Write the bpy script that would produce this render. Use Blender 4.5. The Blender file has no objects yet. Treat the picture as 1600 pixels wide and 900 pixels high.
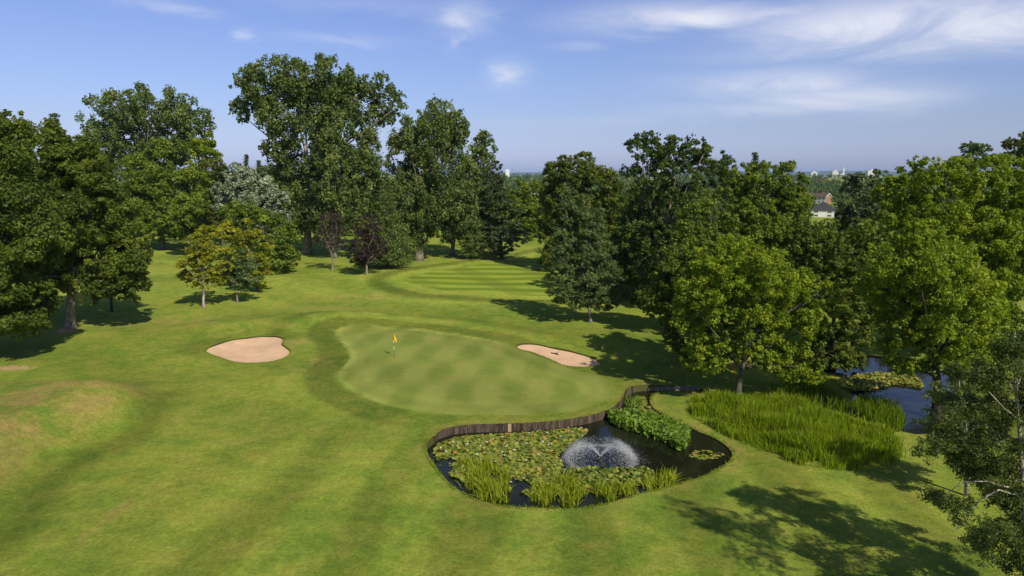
import bpy, math, random
import numpy as np
from mathutils import Vector, geometry

random.seed(7)
rng = np.random.default_rng(11)
scene = bpy.context.scene
COL = scene.collection
PI = math.pi

# ------------------------------------------------------------------ camera model used to survey the place
CAM_H, FOC = 17.0, 1067.0
PITCH = math.atan(182.0 / FOC)
CP, SP = math.cos(PITCH), math.sin(PITCH)
SUN_AZ = math.radians(32)      # shadows run away from the viewer and to the left
SUN_EL = math.radians(43)


def ray(px, py):
    v = (py - 450.0) / FOC
    return ((px - 800.0) / FOC, CP - SP * v, -(CP * v + SP))


def G(px, py, z=0.0):
    dx, dy, dz = ray(px, py)
    t = (z - CAM_H) / dz
    return (dx * t, dy * t)


def at(px, py, d):
    dx, dy, dz = ray(px, py)
    t = d / dy
    return np.array((dx * t, d, CAM_H + dz * t)), t / FOC


# ------------------------------------------------------------------ object helpers
def tag(o, label=None, cat=None, group=None, kind=None):
    if label: o['label'] = label
    if cat: o['category'] = cat
    if group: o['group'] = group
    if kind: o['kind'] = kind
    return o


def empty(name, loc, rz=0.0):
    o = bpy.data.objects.new(name, None)
    o.empty_display_size = 0.3
    o.location = loc
    o.rotation_euler = (0, 0, rz)
    COL.objects.link(o)
    return o


def mesh_np(name, V, F, mat, parent=None, smooth=False, fattr=None, vattr=None):
    """V (n,3) floats, F (m,k) ints (all faces with k corners)"""
    V = np.ascontiguousarray(V, dtype=np.float32)
    F = np.ascontiguousarray(F, dtype=np.int32)
    me = bpy.data.meshes.new(name)
    m, k = F.shape
    me.vertices.add(len(V)); me.vertices.foreach_set('co', V.ravel())
    me.loops.add(m * k); me.loops.foreach_set('vertex_index', F.ravel())
    me.polygons.add(m)
    me.polygons.foreach_set('loop_start', np.arange(m, dtype=np.int32) * k)
    me.update(calc_edges=True)
    if smooth:
        me.polygons.foreach_set('use_smooth', np.ones(m, dtype=bool))
    for nm, arr in (fattr or {}).items():
        a = me.attributes.new(nm, 'FLOAT', 'FACE'); a.data.foreach_set('value', np.asarray(arr, dtype=np.float32))
    for nm, arr in (vattr or {}).items():
        a = me.attributes.new(nm, 'FLOAT', 'POINT'); a.data.foreach_set('value', np.asarray(arr, dtype=np.float32))
    me.materials.append(mat)
    o = bpy.data.objects.new(name, me)
    COL.objects.link(o)
    if parent: o.parent = parent
    return o


def mesh_py(name, V, F, mat, parent=None, smooth=False):
    me = bpy.data.meshes.new(name)
    me.from_pydata([tuple(map(float, v)) for v in V], [], F)
    me.update()
    if smooth:
        for p in me.polygons: p.use_smooth = True
    me.materials.append(mat)
    o = bpy.data.objects.new(name, me)
    COL.objects.link(o)
    if parent: o.parent = parent
    return o


class MB:
    def __init__(s): s.V, s.F, s.A = [], [], []
    def box(s, c, d, rz=0.0, tone=0.5):
        n = len(s.V); ca, sa = math.cos(rz), math.sin(rz)
        for sx in (-.5, .5):
            for sy in (-.5, .5):
                for sz in (-.5, .5):
                    x, y = sx * d[0], sy * d[1]
                    s.V.append((c[0] + x * ca - y * sa, c[1] + x * sa + y * ca, c[2] + sz * d[2]))
        for f in ((0, 1, 3, 2), (4, 6, 7, 5), (0, 4, 5, 1), (2, 3, 7, 6), (0, 2, 6, 4), (1, 5, 7, 3)):
            s.F.append(tuple(n + i for i in f)); s.A.append(tone)
    def tube(s, pts, rad, k=7, tone=0.5):
        pts = [Vector(p) for p in pts]; n = len(s.V)
        for i, p in enumerate(pts):
            t = (pts[min(i + 1, len(pts) - 1)] - pts[max(i - 1, 0)])
            if t.length < 1e-6: t = Vector((0, 0, 1))
            t.normalize()
            a = t.cross(Vector((0.31, 0.95, 0.02))); 
            if a.length < 1e-3: a = t.cross(Vector((1, 0, 0)))
            a.normalize(); b = t.cross(a)
            for j in range(k):
                w = 2 * PI * j / k
                s.V.append(tuple(p + (a * math.cos(w) + b * math.sin(w)) * rad[i]))
        for i in range(len(pts) - 1):
            for j in range(k):
                s.F.append((n + i * k + j, n + i * k + (j + 1) % k, n + (i + 1) * k + (j + 1) % k, n + (i + 1) * k + j)); s.A.append(tone)
        e = n + (len(pts) - 1) * k
        s.F.append(tuple(e + j for j in range(k))); s.A.append(tone)
        s.F.append(tuple(n + j for j in reversed(range(k)))); s.A.append(tone)
    def poly(s, pts, tone=0.5):
        n = len(s.V); s.V += [tuple(p) for p in pts]; s.F.append(tuple(range(n, n + len(pts)))); s.A.append(tone)
    def build(s, name, mat, parent=None, smooth=False):
        o = mesh_py(name, s.V, s.F, mat, parent, smooth)
        a = o.data.attributes.new('tone', 'FLOAT', 'FACE'); a.data.foreach_set('value', np.asarray(s.A, dtype=np.float32))
        return o


# ------------------------------------------------------------------ materials
def new_mat(name):
    m = bpy.data.materials.new(name); m.use_nodes = True
    nt = m.node_tree; nt.nodes.clear()
    out = nt.nodes.new('ShaderNodeOutputMaterial')
    return m, nt, out


def N(nt, typ, **kw):
    n = nt.nodes.new(typ)
    for k, v in kw.items():
        if k.startswith('i_'):
            n.inputs[k[2:].replace('_', ' ')].default_value = v
        else:
            setattr(n, k, v)
    return n


def link(nt, a, b): nt.links.new(a, b)


def mixc(nt, fac, a, b, mode='MIX'):
    n = nt.nodes.new('ShaderNodeMix'); n.data_type = 'RGBA'; n.blend_type = mode
    for sock, val in ((n.inputs[0], fac), (n.inputs[6], a), (n.inputs[7], b)):
        if hasattr(val, 'is_output') or isinstance(val, bpy.types.NodeSocket): nt.links.new(val, sock)
        elif isinstance(val, (int, float)): sock.default_value = val
        else: sock.default_value = (*val[:3], 1.0)
    return n.outputs[2]


def math_n(nt, op, a, b=None, c=None, clamp=False):
    n = nt.nodes.new('ShaderNodeMath'); n.operation = op; n.use_clamp = clamp
    for i, v in enumerate((a, b, c)):
        if v is None: continue
        if isinstance(v, bpy.types.NodeSocket): nt.links.new(v, n.inputs[i])
        else: n.inputs[i].default_value = v
    return n.outputs[0]


def noise(nt, vec, scale, detail=3.0, rough=0.55, dist=0.0):
    n = nt.nodes.new('ShaderNodeTexNoise')
    n.inputs['Scale'].default_value = scale; n.inputs['Detail'].default_value = detail
    n.inputs['Roughness'].default_value = rough; n.inputs['Distortion'].default_value = dist
    if vec is not None: nt.links.new(vec, n.inputs['Vector'])
    return n.outputs['Fac']


def ramp(nt, fac, stops, interp='LINEAR'):
    n = nt.nodes.new('ShaderNodeValToRGB'); n.color_ramp.interpolation = interp
    el = n.color_ramp.elements
    while len(el) > 1: el.remove(el[-1])
    el[0].position = stops[0][0]; el[0].color = (*stops[0][1], 1)
    for p, c in stops[1:]:
        e = el.new(p); e.color = (*c, 1)
    nt.links.new(fac, n.inputs[0])
    return n.outputs[0]


def rampf(nt, fac, a, b):
    n = nt.nodes.new('ShaderNodeMapRange'); n.interpolation_type = 'SMOOTHSTEP'
    n.inputs[1].default_value = a; n.inputs[2].default_value = b
    nt.links.new(fac, n.inputs[0])
    return n.outputs[0]


def attr(nt, name):
    n = nt.nodes.new('ShaderNodeAttribute'); n.attribute_name = name
    return n.outputs['Fac']


def pos(nt):
    return nt.nodes.new('ShaderNodeNewGeometry').outputs['Position']


def principled(nt, out, col, rough=0.8, bump=None, bstr=0.3, bdist=0.03, spec=0.3):
    p = nt.nodes.new('ShaderNodeBsdfPrincipled')
    if isinstance(col, bpy.types.NodeSocket): nt.links.new(col, p.inputs['Base Color'])
    else: p.inputs['Base Color'].default_value = (*col, 1)
    p.inputs['Roughness'].default_value = rough
    p.inputs['Specular IOR Level'].default_value = spec
    if bump is not None:
        b = nt.nodes.new('ShaderNodeBump'); b.inputs['Strength'].default_value = bstr; b.inputs['Distance'].default_value = bdist
        nt.links.new(bump, b.inputs['Height']); nt.links.new(b.outputs[0], p.inputs['Normal'])
    nt.links.new(p.outputs[0], out.inputs[0])
    return p


def plain(name, col, rough=0.7, var=0.15, scale=3.0, spec=0.3, metal=0.0):
    m, nt, out = new_mat(name)
    f = noise(nt, pos(nt), scale, 4)
    lo = tuple(c * (1 - var) for c in col); hi = tuple(min(1, c * (1 + var)) for c in col)
    p = principled(nt, out, mixc(nt, f, lo, hi), rough, f, 0.2, 0.01, spec)
    p.inputs['Metallic'].default_value = metal
    return m


def leaf_mat(name, dark, mid, light, trans=0.42, rough=0.55, yellow=None):
    """leaf colour varies leaf by leaf and spray by spray through the face attribute 'tone'"""
    m, nt, out = new_mat(name)
    t = attr(nt, 'tone')
    g = (2.15, 2.12, 1.9)
    dark, mid, light = [tuple(c * k for c, k in zip(q, g)) for q in (dark, mid, light)]
    stops = [(0.0, dark), (0.5, mid), (0.95, light)]
    if yellow: stops.append((1.0, yellow))
    c = ramp(nt, t, stops)
    d = nt.nodes.new('ShaderNodeBsdfPrincipled'); d.inputs['Roughness'].default_value = rough
    d.inputs['Specular IOR Level'].default_value = 0.25
    link(nt, c, d.inputs['Base Color'])
    tr = nt.nodes.new('ShaderNodeBsdfTranslucent')
    c2 = mixc(nt, 1.0, c, (1.08, 1.15, 0.45), 'MULTIPLY')
    link(nt, c2, tr.inputs['Color'])
    mx = nt.nodes.new('ShaderNodeMixShader'); mx.inputs[0].default_value = trans
    link(nt, d.outputs[0], mx.inputs[1]); link(nt, tr.outputs[0], mx.inputs[2])
    link(nt, mx.outputs[0], out.inputs[0])
    return m


LEAF = {
    'oak':    leaf_mat('oak_leaves', (.024, .040, .006), (.052, .075, .010), (.098, .120, .016)),
    'dark':   leaf_mat('dark_leaves', (.016, .030, .007), (.034, .056, .011), (.064, .092, .019)),
    'poplar': leaf_mat('poplar_leaves', (.032, .052, .014), (.064, .090, .024), (.112, .142, .042)),
    'bright': leaf_mat('bright_leaves', (.046, .078, .005), (.094, .132, .007), (.155, .182, .014), yellow=(.24, .20, .02)),
    'lime':   leaf_mat('lime_leaves', (.035, .062, .008), (.070, .100, .011), (.115, .145, .018)),
    'golden': leaf_mat('golden_leaves', (.064, .078, .006), (.124, .134, .010), (.190, .190, .018)),
    'silver': leaf_mat('silver_leaves', (.050, .070, .038), (.104, .128, .084), (.185, .21, .155), trans=0.15),
    'grey':   leaf_mat('grey_green_leaves', (.026, .044, .015), (.056, .084, .029), (.108, .136, .056)),
    'purple': leaf_mat('purple_leaves', (.009, .006, .006), (.019, .012, .012), (.038, .024, .021), trans=0.2),
    'pine':   leaf_mat('pine_needles', (.014, .024, .009), (.027, .042, .014), (.050, .068, .022), trans=0.12),
    'larch':  leaf_mat('young_conifer_needles', (.026, .042, .012), (.052, .076, .018), (.090, .115, .030), trans=0.2),
    'brown':  leaf_mat('bronze_leaves', (.030, .042, .010), (.056, .068, .014), (.088, .098, .022)),
    'beech':  leaf_mat('beech_leaves', (.028, .040, .007), (.056, .074, .011), (.096, .112, .018)),
    'birch':  leaf_mat('birch_leaves', (.024, .038, .010), (.050, .070, .018), (.095, .115, .035), yellow=(.22, .20, .05)),
    'reed':   leaf_mat('reed_blades', (.045, .078, .002), (.105, .150, .004), (.165, .195, .010), yellow=(.20, .14, .05)),
    'iris':   leaf_mat('iris_blades', (.070, .100, .005), (.135, .168, .009), (.200, .215, .022)),
    'broad':  leaf_mat('marsh_leaves', (.034, .070, .008), (.078, .130, .014), (.140, .190, .030)),
    'far':    leaf_mat('far_leaves', (.018, .034, .010), (.034, .056, .015), (.062, .086, .022), trans=0.15),
}


def bark(name, a, b, scale=2.0):
    m, nt, out = new_mat(name)
    mp = nt.nodes.new('ShaderNodeMapping'); mp.inputs['Scale'].default_value = (3, 3, 0.7)
    link(nt, pos(nt), mp.inputs[0])
    f = noise(nt, mp.outputs[0], scale, 5, 0.65)
    f2 = rampf(nt, f, 0.35, 0.65)
    principled(nt, out, mixc(nt, f2, a, b), 0.9, f, 0.8, 0.05, 0.2)
    return m


BARK = {
    'grey': bark('grey_bark', (.05, .042, .032), (.16, .14, .11)),
    'pale': bark('pale_bark', (.12, .10, .075), (.30, .26, .20)),
    'dark': bark('dark_bark', (.028, .022, .016), (.085, .068, .05)),
    'white': bark('white_birch_bark', (.16, .14, .12), (.50, .46, .40), 1.6),
    'red': bark('reddish_bark', (.07, .038, .022), (.18, .11, .065)),
    'mottled': bark('mottled_sycamore_bark', (.10, .085, .06), (.36, .32, .25), 3.0),
}

# ------------------------------------------------------------------ survey outlines
def catmull(P, closed=True, step=0.35):
    P = [np.array(p, float) for p in P]; n = len(P); out = []
    rngi = range(n) if closed else range(n - 1)
    for i in rngi:
        p0 = P[(i - 1) % n] if (closed or i > 0) else P[0]
        p1 = P[i]; p2 = P[(i + 1) % n]
        p3 = P[(i + 2) % n] if (closed or i + 2 < n) else P[-1]
        k = max(2, int(np.linalg.norm(p2 - p1) / step))
        for j in range(k):
            t = j / k
            out.append(0.5 * ((2 * p1) + (-p0 + p2) * t + (2 * p0 - 5 * p1 + 4 * p2 - p3) * t * t + (-p0 + 3 * p1 - 3 * p2 + p3) * t ** 3))
    if not closed: out.append(P[-1])
    return np.array(out)


WZ = -0.42        # water level of the near pond
LZ = -0.55        # water level of the far pond
GREEN_PX = [(522,524.5),(529,517),(550,513),(582,511),(611,512),(654,514),(696,519),(743,526),(778,533),(818,548),(860,565),(903,579),(932,587),(953,597),(962,609),(955,621),(936,631),(896,642),(832,648),(760,649),(689,647),(639,640),(593,630),(558,617),(533,603),(525,590),(529,580),(540,569),(546,558),(541,548),(531,535)]
BUNK1_PX = [(322,547),(330,540),(353,533),(383,529),(423,528),(437,530),(443,535),(440,541),(445,546),(453,552),(447,558),(427,563),(393,564),(367,562),(343,556),(327,551)]
BUNK2_PX = [(807,543),(815,539),(836,540),(860,544),(887,548),(911,554),(929,560),(939,568),(932,572),(914,574),(890,573),(875,569),(863,563),(845,556),(827,550),(813,547)]
WALL_PX = [(677,694),(681,689),(689,684.5),(705,679.5),(737,675.5),(796,674),(822,673),(867,669.5),(916,662),(949,652),(965,641),(973,630),(977,620),(985,614.5),(1003,611.5)]
SHORE_PX = [(1030,610),(1060,609),(1092,609),(1112,612),(1088,614),(1052,613.5),(1030,615),(1018,619),(1015,628),(1022,640),(1040,652),(1066,665),(1095,678),(1121,689),(1137,701),(1144,712),(1140,722),(1124,733),(1101,745),(1072,754),(1036,764),(997,774),(965,784),(932,792),(900,796),(867,796.5),(822,795),(786,792),(754,785),(731,776),(711,764),(692,746),(679,730),(669,717),(666,707),(670,700)]
LAKE_PX = [(1196,620),(1232,600),(1266,580),(1302,564),(1345,557),(1400,560),(1440,569),(1485,588),(1510,620),(1495,662),(1450,681),(1410,677),(1362,664),(1300,643),(1250,630),(1205,623)]
REED_PX = [(1082,630),(1110,622),(1150,617),(1205,622),(1255,632),(1300,645),(1345,660),(1388,678),(1403,702),(1396,726),(1352,736),(1290,736),(1240,723),(1180,697),(1120,669),(1086,647)]
FAIR_PX = [(637,436),(649,430),(685,422),(730,416),(790,407),(850,397),(900,391),(950,398),(985,420),(960,450),(905,462),(850,463),(760,460),(700,455),(664,449),(643,442)]

GREEN = catmull([G(x, y, .12) for x, y in GREEN_PX], True, .5)
BUNK1 = catmull([G(x, y, .0) for x, y in BUNK1_PX], True, .35)
BUNK2 = catmull([G(x, y, .05) for x, y in BUNK2_PX], True, .35)
_w = [G(x, y, WZ) for x, y in WALL_PX]; _s = [G(x, y, WZ) for x, y in SHORE_PX]
_all = catmull(_w + _s, True, .3)
POND = _all
i_end = int(np.argmin(np.linalg.norm(POND - np.array(_w[-1]), axis=1)))
WALL_LINE = POND[:i_end + 1]
LAKE = catmull([G(x, y, LZ) for x, y in LAKE_PX], True, .6)
REED = catmull([G(x, y, -.2) for x, y in REED_PX], True, .6)
FAIR = catmull([G(x, y, 0) for x, y in FAIR_PX], True, 1.2)


def inside(P, poly):
    x, y = P[:, 0], P[:, 1]; c = np.zeros(len(P), bool)
    a = poly; b = np.roll(poly, -1, axis=0)
    for (x1, y1), (x2, y2) in zip(a, b):
        if y1 == y2: continue
        m = ((y1 > y) != (y2 > y)) & (x < (x2 - x1) * (y - y1) / (y2 - y1) + x1)
        c ^= m
    return c


def sdf(P, poly, far=60.0):
    """signed distance (negative inside) and index of the nearest outline point"""
    lo, hi = poly.min(0) - far, poly.max(0) + far
    near = ((P > lo) & (P < hi)).all(1)
    D = np.full(len(P), far); I = np.zeros(len(P), int)
    Q = P[near]; d = np.full(len(Q), 1e9); ii = np.zeros(len(Q), int)
    b = np.roll(poly, -1, axis=0)
    for k, (p, q) in enumerate(zip(poly, b)):
        e = q - p; L = e @ e
        if L < 1e-12: continue
        t = np.clip(((Q - p) @ e) / L, 0, 1)
        dd = np.linalg.norm(Q - p - t[:, None] * e, axis=1)
        m = dd < d; d[m] = dd[m]; ii[m] = k
    d = np.where(inside(Q, poly), -d, d)
    D[near] = np.minimum(d, far); I[near] = ii
    return D, I


def sst(a, b, x):
    t = np.clip((x - a) / (b - a), 0, 1); return t * t * (3 - 2 * t)


# wall weight per pond outline vertex (1 along the timber wall, easing to 0 beyond its ends)
n_p = len(POND); ww = np.zeros(n_p); ww[:i_end + 1] = 1
ww_s = ww.copy()
for k in range(1, 15):
    f = 1 - k / 15
    ww_s[(i_end + k) % n_p] = max(ww_s[(i_end + k) % n_p], f)
    ww_s[-k] = max(ww_s[-k], f)
# the wall sinks into the bank at its left end
for k in range(0, 5): ww_s[k] = min(ww_s[k], 0.62 + 0.08 * k)


def height(P, info=None):
    P = np.asarray(P, float); x, y = P[:, 0], P[:, 1]; r = np.hypot(x, y)
    near = sst(400, 150, r)
    z = near * (0.16 * np.sin(x * .11 + 1.3) * np.sin(y * .083 + .4) + 0.10 * np.sin(x * .21 + y * .17) + .05 * np.sin(x * .43 - y * .31 + 2) )
    z = z * sst(20, 45, np.hypot(x - 4, y - 48) + 12)            # calmer round green and pond
    z -= np.clip(r - 190, 0, 400) * .018 + -np.clip(r - 700, 0, 1400) * .005 + np.clip(r - 2400, 0, 1600) * .034
    # grass bank on the left, dropping to the right
    A = np.array(G(40, 790)) + np.array((-2.6, 0)); B = np.array(G(268, 622)) + np.array((-2.6, 0)); LB = float(np.linalg.norm(B - A)); e = (B - A) / np.linalg.norm(B - A)
    s = (P - A) @ e; dperp = (P - A) @ np.array((e[1], -e[0]))    # + to the right
    bank = sst(2.6, -2.6, dperp + .9 * np.sin(s * .35)) * sst(LB + 4.5, LB - 3.5, s) * sst(-26, -14, dperp)
    z += 2.1 * bank
    # slope behind the left bunker, mound behind the green
    for (cx, cy, sx, sy, h) in ((*G(370, 514), 7, 3.0, .75), (*G(490, 505), 7, 4, .7), (*G(560, 498), 9, 3.2, .55), (*G(465, 540), 2.6, 4, .35), (*G(905, 530), 8, 4, .35), (*G(440, 440), 10, 6, .7), (*G(300, 570), 9, 4, -.25)):
        z += h * np.exp(-((x - cx) / sx) ** 2 - ((y - cy) / sy) ** 2)
    sg, _ = sdf(P, GREEN)
    z += 0.12 * sst(7, 0, sg)
    sp, ip = sdf(P, POND)
    w = ww_s[ip]
    m = sst(7.5, 0.0, sp)
    rim = w * 0.14 + (1 - w) * (WZ + 0.09)
    z = z * (1 - m) + rim * m
    sl, _ = sdf(P, LAKE)
    m = sst(8, 0, sl); z = z * (1 - m) + (LZ + .12) * m
    s1, _ = sdf(P, BUNK1); s2, _ = sdf(P, BUNK2)
    if info is not None:
        info.update(sg=sg, sp=sp, sl=sl, s1=s1, s2=s2, bank=bank, w=w, dperp=dperp, s=s)
    return z


LBK = float(np.linalg.norm(np.array(G(268, 622)) - np.array(G(40, 790))))


def hz(x, y): return float(height(np.array([[x, y]]))[0])


# ------------------------------------------------------------------ turf materials
def turf(name, kind):
    m, nt, out = new_mat(name)
    p = pos(nt)
    n1 = noise(nt, p, 0.07, 4, .6); n2 = noise(nt, p, 0.45, 4, .6, .4); n3 = noise(nt, p, 5.0, 4, .7); n4 = noise(nt, p, 22.0, 2, .7)
    tint = attr(nt, 'tint'); dry = attr(nt, 'dry'); bare = attr(nt, 'bare')
    if kind == 'rough':
        c = mixc(nt, rampf(nt, n1, .32, .66), (.112, .172, .018), (.195, .232, .030))
        c = mixc(nt, math_n(nt, 'MULTIPLY', rampf(nt, n2, .42, .72), .6), c, (.235, .228, .042))
        c = mixc(nt, math_n(nt, 'MULTIPLY', rampf(nt, n2, .52, .30), .42), c, (.084, .148, .020))
        dn = math_n(nt, 'MULTIPLY', dry, rampf(nt, n2, .30, .62))
        c = mixc(nt, dn, c, (.255, .190, .060))
        b = math_n(nt, 'MULTIPLY_ADD', noise(nt, p, 2.2, 5, .7), 2.6, math_n(nt, 'SUBTRACT', math_n(nt, 'MULTIPLY', bare, 1.3), 1.75), clamp=True)
        b = rampf(nt, b, .25, .6)
        c = mixc(nt, b, c, (.36, .24, .12))
    elif kind == 'green':
        mp = nt.nodes.new('ShaderNodeMapping'); mp.inputs['Rotation'].default_value = (0, 0, math.radians(17)); link(nt, p, mp.inputs[0])
        mp2 = nt.nodes.new('ShaderNodeMapping'); mp2.inputs['Rotation'].default_value = (0, 0, math.radians(-19)); link(nt, p, mp2.inputs[0])
        def stripe(v, sc):
            w = nt.nodes.new('ShaderNodeTexWave'); w.wave_type = 'BANDS'; w.bands_direction = 'X'; w.wave_profile = 'SIN'
            w.inputs['Scale'].default_value = sc; w.inputs['Distortion'].default_value = 1.1; w.inputs['Detail'].default_value = 2; w.inputs['Detail Scale'].default_value = .6
            link(nt, v, w.inputs['Vector']); return w.outputs['Fac']
        s1 = stripe(mp.outputs[0], .085); s2 = stripe(mp2.outputs[0], .075)
        chk = math_n(nt, 'MULTIPLY', math_n(nt, 'ADD', s1, s2), .5)
        c = mixc(nt, rampf(nt, chk, .15, .85), (.146, .190, .032), (.214, .242, .052))
        c = mixc(nt, math_n(nt, 'MULTIPLY', rampf(nt, n2, .45, .7), .45), c, (.245, .235, .050))
        c = mixc(nt, math_n(nt, 'MULTIPLY', rampf(nt, n1, .5, .3), .35), c, (.140, .210, .042))
    else:
        mp = nt.nodes.new('ShaderNodeMapping'); mp.inputs['Rotation'].default_value = (0, 0, math.radians(4)); link(nt, p, mp.inputs[0])
        mp2 = nt.nodes.new('ShaderNodeMapping'); mp2.inputs['Rotation'].default_value = (0, 0, math.radians(68)); link(nt, p, mp2.inputs[0])
        def stripe(v, sc, d):
            w = nt.nodes.new('ShaderNodeTexWave'); w.wave_type = 'BANDS'; w.bands_direction = 'Y'; w.wave_profile = 'SIN'
            w.inputs['Scale'].default_value = sc; w.inputs['Distortion'].default_value = .5; w.inputs['Detail Scale'].default_value = .3
            link(nt, v, w.inputs['Vector']); return w.outputs['Fac']
        s1 = rampf(nt, stripe(mp.outputs[0], .058, 0), .35, .65); s2 = rampf(nt, stripe(mp2.outputs[0], .03, 0), .55, .95)
        c = mixc(nt, s1, (.112, .168, .012), (.205, .250, .030))
        c = mixc(nt, math_n(nt, 'MULTIPLY', s2, .45), c, (.105, .140, .014))
    amt = {'rough': .55, 'green': .18, 'fair': .22}[kind]
    tx = math_n(nt, 'MULTIPLY_ADD', math_n(nt, 'SUBTRACT', n3, .5), amt * 2.2, 1.0)
    tx = math_n(nt, 'MULTIPLY', tx, math_n(nt, 'MULTIPLY_ADD', math_n(nt, 'SUBTRACT', n4, .5), amt * 2.4, 1.0))
    n5 = noise(nt, p, 1.5, 5, .7)
    tx = math_n(nt, 'MULTIPLY', tx, math_n(nt, 'MULTIPLY_ADD', math_n(nt, 'SUBTRACT', n5, .5), amt * 1.8, 1.0))
    tx = math_n(nt, 'MULTIPLY', tx, tint)
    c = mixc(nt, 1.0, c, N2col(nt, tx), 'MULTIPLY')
    bmp = math_n(nt, 'MULTIPLY_ADD', n4, .6, n3)
    principled(nt, out, c, .95, bmp, {'rough': .55, 'green': .12, 'fair': .25}[kind], .06, .12)
    return m


def N2col(nt, v):
    n = nt.nodes.new('ShaderNodeCombineColor')
    for i in range(3): nt.links.new(v, n.inputs[i])
    return n.outputs[0]


M_ROUGH, M_GREEN, M_FAIR = turf('rough_grass', 'rough'), turf('putting_turf', 'green'), turf('fairway_turf', 'fair')


def sand_mat():
    m, nt, out = new_mat('bunker_sand_grains'); p = pos(nt)
    a = noise(nt, p, .9, 4, .6, .6); b = noise(nt, p, 9, 4, .7)
    w = nt.nodes.new('ShaderNodeTexWave'); w.inputs['Scale'].default_value = 2.2; w.inputs['Distortion'].default_value = 5; w.inputs['Detail'].default_value = 3
    link(nt, p, w.inputs['Vector'])
    c = mixc(nt, rampf(nt, a, .3, .7), (.60, .40, .25), (.72, .49, .32))
    c = mixc(nt, math_n(nt, 'MULTIPLY', b, .4), c, (.52, .34, .21))
    bm = math_n(nt, 'ADD', math_n(nt, 'MULTIPLY', w.outputs['Fac'], .35), b)
    principled(nt, out, c, .95, bm, .5, .05, .1)
    return m


def water_mat(name, col, ripple, scale, bstr):
    m, nt, out = new_mat(name); p = pos(nt)
    f = noise(nt, p, scale, 3, .6, .3)
    f2 = noise(nt, p, .35, 2)
    c = mixc(nt, rampf(nt, f2, .4, .65), col, tuple(x * 1.8 for x in col))
    pr = principled(nt, out, c, .04, f, bstr, ripple, .5)
    pr.inputs['IOR'].default_value = 1.33
    return m


M_SAND = sand_mat()
M_WATER = water_mat('pond_water', (.010, .011, .006), .02, 3.0, .25)
M_LAKE = water_mat('far_pond_water', (.010, .012, .010), .03, 1.6, .35)
M_SOIL = plain('grassy_bank_soil', (.075, .080, .022), .95, .45, 5)
M_LIP = plain('cut_turf_edge', (.050, .060, .014), .95, .5, 6)

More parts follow.
